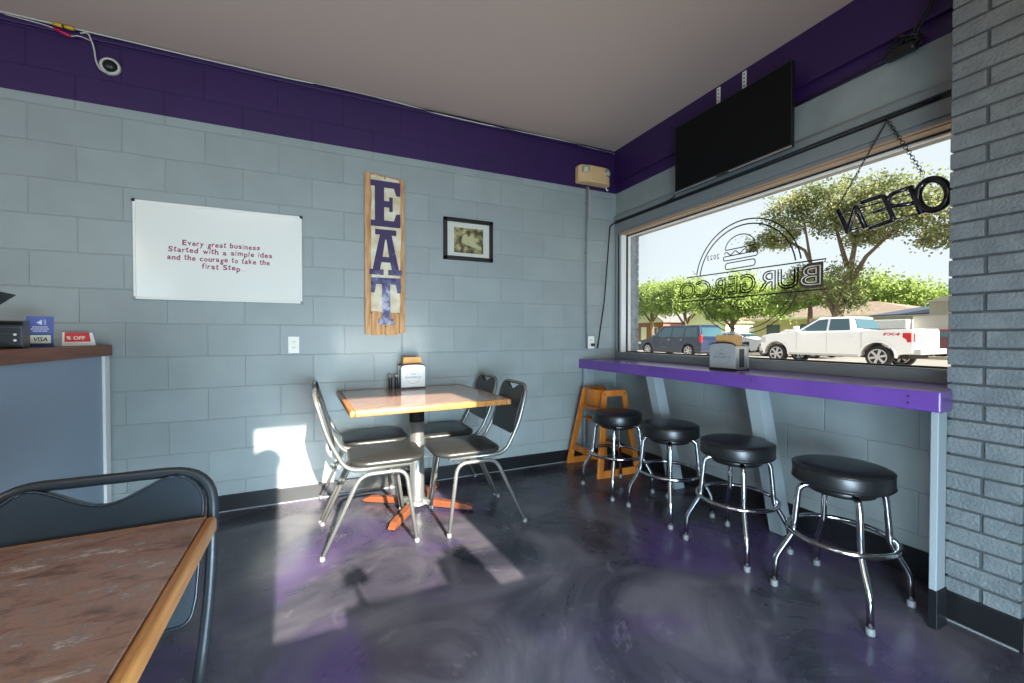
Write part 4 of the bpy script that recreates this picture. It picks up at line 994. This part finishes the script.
def wheel(par, x, y, r, w=.24, side=-1, spokes=6):
    """wheel facing -x, tyre with alloy rim"""
    b = BM(); pr_ = [(r*.66, -w/2), (r*.9, -w/2), (r*.98, -w*.38), (r, -w*.2), (r, w*.2), (r*.98, w*.38), (r*.9, w/2), (r*.6, w/2)]
    lathe(b, pr_, (x, y, GZ+r), 36, 'x'); ty = obj('wheel', b, M['tyre'], par)
    b = BM(); tube(b, [(x-w/2-.006, y+r*.67*math.cos(2*PI*k/32), GZ+r+r*.67*math.sin(2*PI*k/32)) for k in range(32)], r*.05, 8, True)
    for k in range(spokes):
        a = 2*PI*k/spokes+.3; m = Matrix.Translation((x, y, GZ+r)) @ Matrix.Rotation(a, 4, 'X')
        prism(b, [(-w/2-.014, -r*.08, 0), (-w/2-.014, r*.08, 0), (-w/2-.010, r*.11, r*.67), (-w/2-.010, -r*.11, r*.67)], (.03, 0, 0), m)
    lathe(b, [(r*.16, -w/2-.024), (r*.2, -w/2-.01), (r*.2, -w/2+.03)], (x, y, GZ+r), 18, 'x')
    obj('rim', b, M['rim'], ty)
    b = BM(); lathe(b, [(r*.62, -w/2+.02), (r*.62, -w/2+.04)], (x, y, GZ+r), 30, 'x'); obj('brake_shadow_plate', b, M['car_dark'], ty)
def side_panel(par, name, pts, x, th, m, bevel=0):
    b = BM(); prism(b, [(x, y, z) for y, z in pts], (th, 0, 0)); return obj(name, b, m, par, bevel=bevel)
def arch(cy, cz, r, a0=0, a1=180, n=14): return [(cy+r*math.cos(math.radians(a0+(a1-a0)*k/n)), cz+r*math.sin(math.radians(a0+(a1-a0)*k/n))) for k in range(n+1)]
def loft(b, sections):
    """sections: list of (y, [(x,z)...]) rings of equal length"""
    R = [[b.verts.new((x, y, z)) for x, z in ring] for y, ring in sections]; n = len(R[0])
    for A, B in zip(R, R[1:]):
        for k in range(n): b.faces.new((A[k], A[(k+1) % n], B[(k+1) % n], B[k]))
    b.faces.new(R[0][::-1]); b.faces.new(R[-1]); return b
def greenhouse(b, low, high, wl, wh, xc):
    """low/high = (y_rear, y_front, z) ; wl/wh half widths"""
    v = [b.verts.new((xc+s*w_, y, z)) for (y0, y1, z), w_ in ((low, wl), (high, wh)) for y in (y0, y1) for s in (-1, 1)]
    for f in [(0, 1, 3, 2), (4, 5, 7, 6), (0, 1, 5, 4), (2, 3, 7, 6), (0, 2, 6, 4), (1, 3, 7, 5)]: b.faces.new([v[i] for i in f])
def side_glass(par, name, low, high, wl, wh, xc, quad, s=-1, m=None, push=.008):
    """window quad given in (y,z) laid on the tilted side of a greenhouse"""
    b = BM(); z0, z1 = low[2], high[2]
    def X(z): return xc+s*(wl+(wh-wl)*(z-z0)/(z1-z0)+push)
    prism(b, [(X(z), y, z) for y, z in quad], (-s*.012, 0, 0)); return obj(name, b, m or M['car_glass'], par)

# ---- white pickup truck; its near side faces the building (-x), nose towards +y
t = thing('pickup_truck', 'white crew-cab pickup truck parked across the road', 'truck')
XC, HW = 16.53, .93; XN = XC-HW; fy, ry, R_ = 8.64, 4.97, .40
z = lambda h: GZ+h
t.location = (XC, (fy+ry)/2, GZ)
def T(o): o.matrix_parent_inverse = Matrix.Translation(o.parent.location).inverted(); return o
rockz = z(.46)
front_y, rear_y = fy+.72, ry-.98
# front half body with the wheel arch cut, across the whole width
pts = [(6.05, rockz), (8.05, rockz)]+arch(fy, z(.44), .50, 176, 8)+[(front_y-.12, z(.48)), (front_y-.02, z(.62)), (front_y, z(1.0)), (front_y-.10, z(1.20)), (front_y-.45, z(1.27)), (7.95, z(1.33)), (6.05, z(1.33))]
# arch order fix: run from the rear lip to the front lip
pts = [(4.95+.53, rockz), (fy-.53, rockz)]+[(y, zz) for y, zz in arch(fy, z(.42), .51, 180, 0)]+[(front_y-.12, z(.45)), (front_y-.02, z(.62)), (front_y, z(1.0)), (front_y-.08, z(1.17)), (front_y-.40, z(1.25)), (7.85, z(1.33)), (5.48, z(1.33))]
b = BM(); prism(b, [(XN, y, q) for y, q in pts], (2*HW, 0, 0)); T(obj('cab_body', b, M['truck_white'], t, bevel=.03, seg=3))
pts = [(rear_y, z(.56)), (rear_y+.35, z(.50)), (ry-.54, z(.50))]+arch(ry, z(.42), .52, 180, 0)+[(5.46, rockz), (5.46, z(1.36)), (rear_y+.02, z(1.40)), (rear_y, z(1.30))]
b = BM(); prism(b, [(XN, y, q) for y, q in pts], (2*HW, 0, 0)); T(obj('bed', b, M['truck_white'], t, bevel=.025, seg=3))
b = BM(); box(b, XN+.02, XC+HW-.02, rear_y+.02, 5.44, z(1.385), z(1.415)); T(obj('bed_rail_cap', b, M['car_dark'], t))
lo = (5.60, 7.90, z(1.30)); hi = (5.88, 7.02, z(1.90)); 
b = BM(); greenhouse(b, lo, hi, .88, .70, XC); T(obj('cab_roof', b, M['truck_white'], t, bevel=.05, seg=3))
T(side_glass(t, 'front_side_window', lo, hi, .88, .70, XC, [(6.68, z(1.36)), (7.66, z(1.36)), (7.02, z(1.80)), (6.68, z(1.83))]))
T(side_glass(t, 'rear_side_window', lo, hi, .88, .70, XC, [(5.86, z(1.38)), (6.60, z(1.37)), (6.60, z(1.83)), (5.96, z(1.82))]))
b = BM(); prism(b, [(XC-.84, 7.86, z(1.36)), (XC+.84, 7.86, z(1.36)), (XC+.68, 7.09, z(1.84)), (XC-.68, 7.09, z(1.84))], (0, .03, .02)); T(obj('windscreen', b, M['car_glass'], t))
b = BM(); prism(b, [(XC-.8, 5.66, z(1.44)), (XC+.8, 5.66, z(1.44)), (XC+.62, 5.84, z(1.82)), (XC-.62, 5.84, z(1.82))], (0, -.03, .0)); T(obj('rear_window', b, M['car_glass'], t))
for p, q in ((5.47, .50), (6.64, .50), (7.78, .60)):
    b = BM(); box(b, XN-.004, XN+.01, p-.008, p+.008, z(q), z(1.33)); T(obj('door_seam', b, M['rim'], t))
for y in (5.83, 6.95):
    b = BM(); box(b, XN-.03, XN+.005, y-.1, y+.1, z(1.10), z(1.14)); T(obj('door_handle', b, M['truck_white'], t, bevel=.01))
b = BM(); box(b, XN-.30, XN-.06, 7.62, 7.76, z(1.34), z(1.56)); box(b, XN-.08, XN+.02, 7.66, 7.72, z(1.36), z(1.42)); T(obj('side_mirror', b, M['truck_white'], t, bevel=.03))
for cy in (fy, ry):
    o_ = arch(cy, z(.42), .58, 184, -4, 18); i_ = arch(cy, z(.42), .50, 184, -4, 18)
    b = BM(); prism(b, [(XN-.04, y, q) for y, q in o_+i_[::-1]], (.06, 0, 0)); T(obj('wheel_flare', b, M['truck_white'], t, bevel=.015))
b = BM(); box(b, XN+.25, XC+HW-.25, rear_y+.2, front_y-.4, z(.36), z(.60)); T(obj('chassis', b, M['car_dark'], t))
b = BM(); box(b, XN+.02, XC+HW-.02, 5.5, 8.1, z(.38), z(.47)); T(obj('running_board', b, M['rim'], t))
b = BM(); prism(b, [(XN-.012, rear_y+.03, z(.94)), (XN-.012, rear_y+.15, z(.94)), (XN-.012, rear_y+.17, z(1.04)), (XN-.012, rear_y+.27, z(1.10)), (XN-.012, rear_y+.27, z(1.26)), (XN-.012, rear_y+.03, z(1.26))], (.1, 0, 0)); box(b, XN+.02, XN+.2, rear_y-.012, rear_y+.03, z(.94), z(1.26)); T(obj('tail_light', b, M['taillight'], t, bevel=.01))
b = BM(); box(b, XN+.03, XC+HW-.03, rear_y-.22, rear_y+.25, z(.52), z(.72)); T(obj('rear_bumper', b, M['rim'], t, bevel=.03))
b = BM(); box(b, XN+.02, XC+HW-.02, front_y-.15, front_y+.08, z(.48), z(.72)); T(obj('front_bumper', b, M['rim'], t, bevel=.03))
b = BM(); box(b, XN+.35, XC+HW-.35, front_y-.06, front_y+.02, z(.78), z(1.12)); T(obj('grille', b, M['rim'], t, bevel=.02))
b = BM(); box(b, XN-.004, XN+.3, front_y-.25, front_y-.0, z(.86), z(1.12)); T(obj('headlight', b, M['silver_paint'], t, bevel=.02))
b = BM(); text_into(b, 'FX4', .2, frame_mtx((XN-.004, 4.56, z(1.22)), (0, -1, 0), (0, 0, 1)), extrude=.002, offset=.006, italic=.2, fit=(.46, .10)); 
T(obj('decal', b, M['taillight'], t))
for xx in (XN+.13, XC+HW-.13):
    for cy in (fy, ry): wheel(t, xx, cy, R_)
for c_ in [c_ for c_ in t.children if c_.name.startswith('wheel') and not c_.name.startswith('wheel_f')]: T(c_)

# ---- navy minivan
def hatch_car(name, label, cat, XN, yc, L_, Hh, paint, hw=.95, wb=3.08, van=True, s=1):
    """s=+1 nose towards +y"""
    t = thing(name, label, cat); t.location = (XN+hw, yc, GZ)
    Y = lambda v: yc+s*v
    fr, re = L_/2, -L_/2+(.28 if van else 0); wf, wr = fr-.92, fr-.92-wb; R = .34
    bz = .24
    pts = [(wr+.44, bz), (wf-.44, bz)]+arch(wf, .33, .42, 180, 0)+[(fr-.1, bz+.02), (fr, .45), (fr-.02, .72), (fr-.22, .86), (wf-.18, 1.02), (wf-.45, 1.06), (re+.10, 1.08), (re, .95), (re-.0, .42), (re+.08, bz+.04), (wr-.44, bz+.04)]+arch(wr, .33, .42, 180, 0)
    b = BM(); prism(b, [(XN, Y(a), GZ+c) for a, c in pts], (2*hw, 0, 0)); T(obj('body', b, paint, t, bevel=.05, seg=3))
    lo = (re+.06, wf-.20, 1.03); hi = (re+.30, wf-1.05, Hh)
    low = (Y(lo[0]), Y(lo[1]), GZ+lo[2]); high = (Y(hi[0]), Y(hi[1]), GZ+hi[2]); xc = XN+hw
    b = BM(); greenhouse(b, low, high, hw-.04, hw-.22, xc); T(obj('roof', b, paint, t, bevel=.06, seg=3))
    wz0, wz1 = 1.10, Hh-.13; span = (wf-.95)-(re+.35)
    cuts = [re+.30, re+.30+span*.34, re+.30+span*.68, wf-.62]
    for i in range(3):
        a, c = cuts[i]+.05, cuts[i+1]-.04
        q = [(a, wz0), (c, wz0), (c if i < 2 else c-.55, wz1), (a+(.12 if i == 0 else 0), wz1)]
        T(side_glass(t, 'side_window', low, high, hw-.04, hw-.22, xc, [(Y(p), GZ+zq) for p, zq in q], -1))
    b = BM(); prism(b, [(xc-hw+.14, Y(re+.07), GZ+1.12), (xc+hw-.14, Y(re+.07), GZ+1.12), (xc+hw-.28, Y(re+.27), GZ+Hh-.14), (xc-hw+.28, Y(re+.27), GZ+Hh-.14)], (0, -s*.035, 0)); T(obj('rear_window', b, M['car_glass'], t))
    b = BM(); prism(b, [(xc-hw+.14, Y(wf-.26), GZ+1.10), (xc+hw-.14, Y(wf-.26), GZ+1.10), (xc+hw-.28, Y(wf-1.0), GZ+Hh-.1), (xc-hw+.28, Y(wf-1.0), GZ+Hh-.1)], (0, s*.04, .02)); T(obj('windscreen', b, M['car_glass'], t))
    b = BM(); ya, yb = sorted((Y(re-.012), Y(re+.12))); box(b, XN-.012, XN+.10, ya, yb, GZ+.82, GZ+1.20 if van else GZ+1.0); T(obj('tail_light', b, M['taillight'], t, bevel=.015))
    b = BM(); ya, yb = sorted((Y(fr-.35), Y(fr-.05))); box(b, XN-.006, XN+.2, ya, yb, GZ+.66, GZ+.80); T(obj('headlight', b, M['silver_paint'], t, bevel=.02))
    for c in cuts[1:]:
        b = BM(); box(b, XN-.003, XN+.01, Y(c)-.007, Y(c)+.007, GZ+.34, GZ+1.05); T(obj('door_seam', b, M['car_dark'], t))
    for c in cuts[1:3]:
        b = BM(); box(b, XN-.025, XN+.005, Y(c+.12)-.08, Y(c+.12)+.08, GZ+.92, GZ+.955); T(obj('door_handle', b, M['rim'], t))
    b = BM(); box(b, XN-.18, XN+.02, Y(wf-.66)-.06, Y(wf-.66)+.06, GZ+1.08, GZ+1.22); T(obj('side_mirror', b, paint, t, bevel=.02))
    b = BM(); ya, yb = sorted((Y(re+.2), Y(fr-.3))); box(b, XN+.2, XN+2*hw-.2, ya, yb, GZ+.2, GZ+.3); T(obj('underbody', b, M['car_dark'], t))
    for xx in (XN+.11, XN+2*hw-.11):
        for c in (wf, wr): wheel(t, xx, Y(c), R, .22)
    for c_ in [c_ for c_ in t.children if c_.name.startswith('wheel')]: T(c_)
    return t
hatch_car('minivan', 'dark blue minivan parked ahead of the pickup truck', 'minivan', 15.5, 14.84, 5.15, 1.75, M['van_blue'])
hatch_car('parked_car', 'small white car parked far off between minivan and pickup', 'car', 24.6, 17.9, 4.4, 1.45, M['silver_paint'], .88, 2.65, False, -1)
hatch_car('parked_car', 'silver car seen beyond the bonnet of the white pickup', 'car', 20.6, 11.3, 4.5, 1.5, M['silver_paint'], .88, 2.65, False, 1)
hatch_car('parked_car', 'maroon car parked at right beyond the pickup tailgate', 'car', 26.0, 6.3, 4.6, 1.5, M['red_paint'], .9, 2.7, False, -1)

# ---- buildings across the road
def gable(b, x0, x1, y0, y1, z0, z1, along='x', over=.4, th=.12):
    """two roof slabs; ridge runs along the given axis"""
    if along == 'x':
        ym = (y0+y1)/2; P = [(y0-over, z0), (ym, z1), (y1+over, z0), (y1+over, z0+th), (ym, z1+th), (y0-over, z0+th)]
        prism(b, [(x0-over, y, q) for y, q in P], (x1-x0+2*over, 0, 0))
    else:
        xm = (x0+x1)/2; P = [(x0-over, z0), (xm, z1), (x1+over, z0), (x1+over, z0+th), (xm, z1+th), (x0-over, z0+th)]
        prism(b, [(x, y0-over, q) for x, q in P], (0, y1-y0+2*over, 0))
def house(label, x0, x1, y0, y1, h, rh, wall, roof, along, wins, doors, gable_m=None):
    t = thing('house', label, 'house', ((x0+x1)/2, (y0+y1)/2, GZ))
    b = BM(); box(b, x0, x1, y0, y1, GZ, h); T(obj('walls', b, wall, t))
    b = BM()
    if along == 'x': prism(b, [(x0, y0, h), (x0, y1, h), (x0, (y0+y1)/2, rh-.05)], (x1-x0, 0, 0))
    else: prism(b, [(x0, y0, h), (x1, y0, h), ((x0+x1)/2, y0, rh-.05)], (0, y1-y0, 0))
    T(obj('gable_wall', b, gable_m or wall, t))
    b = BM(); gable(b, x0, x1, y0, y1, h-.05, rh, along); T(obj('roof', b, roof, t))
    for (a, c, d, e) in wins:
        b = BM(); box(b, x0-.05, x0+.02, a-.08, c+.08, d-.08, e+.08); f = T(obj('window', b, M['siding_white'], t))
        b = BM(); box(b, x0-.07, x0-.04, a, c, d, e); p = obj('pane', b, M['house_window'], f); p.matrix_parent_inverse = f.matrix_world.inverted() if False else Matrix.Translation(t.location).inverted() @ Matrix.Identity(4)
        p.matrix_parent_inverse = Matrix.Identity(4)
    for (a, c, e) in doors:
        b = BM(); box(b, x0-.05, x0+.02, a, c, GZ, e); T(obj('door', b, M['siding_white'], t))
    return t
house('red brick house with grey gabled roof far left beyond minivan', 38, 48, 38.2, 46, 2.9, 5.6, M['red_brick'], M['roof_grey'], 'x', [(39.3, 40.4, 1.0, 2.2), (43.5, 44.6, 1.0, 2.2)], [(41.3, 42.3, 2.3)], M['siding_white'])
house('white gabled house between the left trees, behind the minivan', 40, 50, 30.5, 36.3, 2.6, 4.9, M['siding_white'], M['roof_brown'], 'x', [(31.6, 32.6, 1.0, 2.1), (34.2, 35.2, 1.0, 2.1)], [(33.1, 33.9, 2.2)])
house('brick house with brown roof at the far left edge of window', 36, 44, 47.2, 56, 2.7, 5.2, M['red_brick'], M['roof_grey'], 'y', [(48.5, 49.8, 1.0, 2.2)], [(50.5, 51.4, 2.2)])
house('grey-blue house hidden among trees left of the pickup', 50, 55.5, 22.5, 29.4, 2.8, 4.8, M['pale_wall'], M['roof_grey'], 'y', [(23.4, 24.8, 1.0, 2.2), (27.6, 28.6, 1.0, 2.2)], [(25.8, 26.7, 2.3)])
# long low beige building with hipped brown roof behind the truck
t = thing('long_building', 'long low beige building with brown roof behind the pickup', 'building', (39, 17, GZ))
b = BM(); box(b, 35, 43, 10.7, 23.4, GZ, 2.62); T(obj('walls', b, M['siding_beige'], t))
b = BM(); v = [b.verts.new(p) for p in [(34.4, 10.1, 2.58), (34.4, 24, 2.58), (43.6, 24, 2.58), (43.6, 10.1, 2.58), (39, 15.6, 3.95), (39, 19.5, 3.95)]]
for f in ((0, 1, 5, 4), (1, 2, 5), (2, 3, 4, 5), (3, 0, 4), (3, 2, 1, 0)): b.faces.new([v[i] for i in f])
T(obj('roof', b, M['roof_brown'], t))
b = BM(); box(b, 34.3, 34.4, 10.1, 24, 2.50, 2.66); T(obj('fascia', b, M['siding_white'], t))
for y in (21.0, 18.0, 14.9): 
    b = BM(); box(b, 34.95, 35.02, y, y+1.2, 1.0, 2.1); T(obj('window', b, M['house_window'], t))
# metal shed with blue lean-to roof
t = thing('metal_shed', 'grey-green ribbed metal shed with blue lean-to roof at right', 'shed', (33, 8, GZ))
b = BM(); box(b, 30.5, 34.2, 4.5, 9.15, GZ, 3.15)
for k in range(15): box(b, 30.47, 30.5, 4.6+k*.3, 4.66+k*.3, GZ, 3.15)
T(obj('walls', b, M['metal_siding'], t))
b = BM(); prism(b, [(30.2, 4.2, 3.12), (30.2, 9.4, 3.12), (30.2, 7.2, 3.72)], (4.1, 0, 0)); T(obj('roof', b, M['metal_siding'], t))
b = BM(); prism(b, [(30.6, 9.2, 2.42), (30.6, 12.2, 2.38), (34, 10.9, 2.98), (34, 9.2, 2.98)], (0, 0, .08)); T(obj('lean_to_roof', b, M['roof_blue'], t))
b = BM(); box(b, 30.9, 34, 9.25, 11.7, GZ, 2.38); T(obj('lean_to_wall', b, M['metal_siding'], t))
b = BM(); box(b, 28.5, 29.3, 9.4, 13.8, GZ+.5, 2.08); t = thing('box_trailer', 'low white box trailer standing behind the pickup bed', 'trailer', (28.9, 11.6, GZ)); T(obj('box', b, M['truck_white'], t, bevel=.03))
b = BM(); box(b, 28.6, 29.2, 9.5, 13.7, GZ+.35, GZ+.5); T(obj('chassis', b, M['car_dark'], t))
for y in (11.0, 12.0):
    b = BM(); lathe(b, [(.1, 28.45), (.33, 28.46), (.35, 28.5), (.35, 28.65), (.3, 28.68)], (0, y, GZ+.35), 20, 'x'); T(obj('wheel', b, M['tyre'], t))
b = BM(); box(b, 28.48, 28.502, 11.68, 11.72, GZ+.5, 2.08); T(obj('panel_seam', b, M['rim'], t))
b = BM(); box(b, 29.0, 29.2, 2.0, 9.3, GZ, 2.2); box(b, 28.96, 29.24, 2.0, 9.3, 2.2, 2.27)
tag(obj('boundary_wall', b, M['pale_wall']), 'pale grey wall in front of the metal shed at right', 'wall')
for k, (x, y, h, lb) in enumerate(((26.2, 12.9, 7.2, 'thin pole standing behind the pickup bed'),)):
    pass

# ---- trees
def tree(label, base, trunk_pts, branches, blobs, nleaf, size, m, group='trees across the road', gap=0.0, seed=1):
    rnd = random.Random(seed); nleaf = int(nleaf*1.7); size *= .76
    t = thing('tree', label, 'tree', base, 0, group); B0 = Vector(base)
    b = BM(); tube(b, [Vector(p)-B0 for p, r in trunk_pts], [r for p, r in trunk_pts], 8)
    for br in branches: tube(b, [Vector(p)-B0 for p, r in br], [r for p, r in br], 6)
    obj('trunk', b, M['bark'], t)
    b = BM(); vol = [rx*ry*rz for (_, (rx, ry, rz)) in blobs]; tot = sum(v**.67 for v in vol)
    for (c, (rx, ry, rz)), vv in zip(blobs, vol):
        n = int(nleaf*vv**.67/tot)
        # leaf clumps inside each blob
        clumps = []
        for k in range(max(6, n//45)):
            d = Vector((rnd.gauss(0, 1), rnd.gauss(0, 1), rnd.gauss(0, 1))).normalized()*rnd.uniform(.45, 1)
            clumps.append((Vector(c)+Vector((d.x*rx, d.y*ry, d.z*rz)), rnd.uniform(.18, .36)*min(rx, ry, rz)+.12))
        for k in range(n):
            cc, cr = clumps[rnd.randrange(len(clumps))]
            p = cc+Vector((rnd.gauss(0, 1), rnd.gauss(0, 1), rnd.gauss(0, .75)))*cr*.75-B0
            s = size*rnd.uniform(.6, 1.3); u = Vector((rnd.gauss(0, 1), rnd.gauss(0, 1), rnd.gauss(0, 1))).normalized(); w_ = u.cross(Vector((rnd.gauss(0, 1), rnd.gauss(0, 1), rnd.gauss(0, 1)))).normalized()
            b.faces.new([b.verts.new(q) for q in (p-u*s, p+w_*s*.55, p+u*s, p-w_*s*.55)])
    obj('foliage', b, m, t); return t
def bl(*a): return [((x, y, zz), (r1, r2, r3)) for x, y, zz, r1, r2, r3 in a]
# the big airy tree whose crown fills the right of the window
tree('tall spreading tree rising behind the pickup truck', (24, 10.6, GZ),
     [((24, 10.6, GZ), .36), ((24, 10.7, 2), .28), ((24, 10.4, 3.2), .22), ((24, 10.0, 5.0), .14), ((24, 9.7, 7), .09)],
     [[((24, 10.7, 2.2), .17), ((23.8, 11.5, 4.2), .12), ((23.6, 12.2, 6.2), .09), ((23.5, 13.2, 7.0), .08), ((23.4, 14.4, 7.2), .04)],
      [((23.8, 11.9, 5.0), .1), ((23.6, 12.2, 7.6), .06), ((23.6, 12.6, 9.2), .03)],
      [((24, 10.4, 3.4), .15), ((24.2, 9.4, 5.4), .10), ((24.3, 8.0, 6.8), .06), ((24.3, 6.5, 7.4), .04)],
      [((24, 10.2, 5.0), .14), ((24.2, 10.8, 7.0), .09), ((24, 11, 8.8), .05)]],
     bl((23.5, 14.6, 7.2, 1.0, 1.2, .6), (23.5, 13.0, 8.6, 1.2, 1.4, 1.3), (23.6, 12.0, 9.3, 1.2, 1.0, .8), (23.4, 13.5, 7.2, 1, 1.2, .6), (24, 10.4, 8.7, 1.6, 1.5, 1.1), (24, 10.9, 7.6, 1.3, 1.4, .8),
        (24.2, 8.4, 8.4, 1.6, 1.7, 1.1), (24.2, 8.3, 7.0, 1.4, 1.6, .8), (24.4, 6.4, 7.2, 1.6, 1.4, 1.1), (24.4, 6.2, 5.9, 1.2, 1.3, .6), (24.4, 4.6, 6.6, 1.4, 1.4, 1.1), (24.2, 9.4, 6.4, 1, 1.1, .5), (24, 10.6, 4.2, 1.0, 1.2, 1.1), (24, 10.2, 3.2, .9, .9, .7), (23.9, 12.5, 4.8, .7, .8, .5), (24.2, 12.9, 3.9, .9, .9, .6)),
     17000, .115, M['leaf_c'], seed=3)
tree('bushy bright green tree low behind the long beige building', (47, 19.5, GZ), [((47, 19.5, GZ), .4), ((47, 19.5, 4), .25)], [],
     bl((47, 23, 4.8, 2, 2.8, 2.0), (47, 19.6, 5.5, 2, 2.6, 1.9), (47, 16.6, 4.6, 2, 2.2, 1.7), (47, 14.3, 3.7, 2, 1.7, 1.3), (47, 25.6, 4.2, 2, 2.2, 1.7)), 11000, .21, M['leaf_a'], seed=4)
tree('green leafy tree just left of the pickup bonnet', (28, 14.4, GZ), [((28, 14.4, GZ), .2), ((28, 14.4, 2.4), .16), ((28, 14.4, 3.6), .1)], [],
     bl((28, 15.1, 4.3, 1.4, 1.5, 1.0), (28, 13.7, 4.2, 1.2, 1.3, .9), (28, 16.2, 3.6, 1.2, 1.2, .8), (28, 12.6, 3.7, 1.2, 1.0, .7)), 7000, .12, M['leaf_b'], seed=5)
tree('rounded green tree standing behind the lettering, middle of window', (30.5, 22.3, GZ), [((30.5, 22.3, GZ), .24), ((30.5, 22.3, 2.1), .18), ((30.6, 22.5, 4.0), .1)], [[((30.5, 22.3, 1.7), .11), ((30.5, 23.8, 3.4), .05)], [((30.5, 22.3, 1.9), .11), ((30.5, 21, 3.6), .05)]],
     bl((30.5, 23.9, 4.3, 1.6, 1.8, 1.4), (30.5, 21.9, 5.0, 1.6, 1.8, 1.7), (30.5, 20.1, 4.1, 1.6, 1.6, 1.3), (30.5, 22.7, 3.4, 1.6, 2.3, .9), (30.5, 18.6, 3.7, 1.4, 1.3, 1.1)), 12000, .15, M['leaf_a'], seed=6)
tree('slender green tree with thin trunk left of the lettering', (33, 29.6, GZ), [((33, 29.6, GZ), .24), ((33, 29.8, 2.4), .2), ((33, 30.2, 4.6), .1)], [[((33, 29.8, 2.0), .12), ((33, 31.6, 4.2), .06)], [((33, 29.8, 2.2), .12), ((33, 28.3, 4.4), .06)]],
     bl((33, 31.4, 5.6, 2, 2.2, 1.7), (33, 29.2, 5.6, 2, 1.8, 1.6), (33, 33.2, 5.0, 2, 1.6, 1.4), (33, 30.6, 4.4, 1.6, 2.4, .9)), 10000, .16, M['leaf_a'], seed=7)
tree('broad green tree above the red brick house at left', (35, 37, GZ), [((35, 37, GZ), .3), ((35, 37, 3), .24), ((35, 37.2, 5), .12)], [[((35, 37, 2.6), .14), ((35, 39.2, 4.8), .06)], [((35, 37, 2.8), .14), ((35, 35, 4.8), .06)]],
     bl((35, 39.6, 5.4, 2, 2.2, 1.5), (35, 37, 6.0, 2, 2.4, 1.8), (35, 34.8, 5.8, 2, 2, 1.9), (35, 42.2, 5.0, 2, 2, 1.4), (35, 44.8, 5.2, 2, 2, 1.5)), 12000, .18, M['leaf_a'], seed=8)
tree('row-end green tree at the far left edge of the window', (50, 62, GZ), [((50, 62, GZ), .4), ((50, 62, 4), .2)], [],
     bl((50, 64, 6.2, 3, 4, 2.6), (50, 58, 6.0, 3, 4, 2.6), (50, 70, 6.4, 3, 4, 2.6), (50, 52, 5.4, 3, 4, 2.4)), 7000, .3, M['leaf_b'], seed=9)
tree('dark shaded tree mass behind the small white car', (62, 29, GZ), [((62, 29, GZ), .4), ((62, 29, 4), .2)], [],
     bl((62, 37, 5, 3, 5, 3.0), (62, 29.5, 5, 3, 5, 3.1), (62, 22.5, 4, 3, 4, 2.5)), 6000, .3, M['leaf_b'], seed=10)
# low shrubs in front of the brick house
for k, (x, y, r, lb) in enumerate(((36.6, 43.6, .9, 'round shrub before the red brick house'), (36.4, 34.0, .8, 'small shrub before the white gabled house'))):
    rnd = random.Random(20+k); t = thing('shrub', lb, 'shrub', (x, y, GZ)); b = BM()
    for q in range(900):
        d = Vector((rnd.gauss(0, 1), rnd.gauss(0, 1), abs(rnd.gauss(0, 1)))).normalized()*r*rnd.uniform(.7, 1); s = .1
        u = Vector((rnd.gauss(0, 1), rnd.gauss(0, 1), rnd.gauss(0, 1))).normalized(); w_ = u.orthogonal().normalized()
        p = d+Vector((0, 0, .1)); b.faces.new([b.verts.new(v) for v in (p-u*s, p+w_*s, p+u*s, p-w_*s)])
    obj('leaves', b, M['leaf_b'], t)
    b = BM(); tube(b, [(0, 0, 0), (0, 0, .4)], .05, 6); obj('stem', b, M['bark'], t)
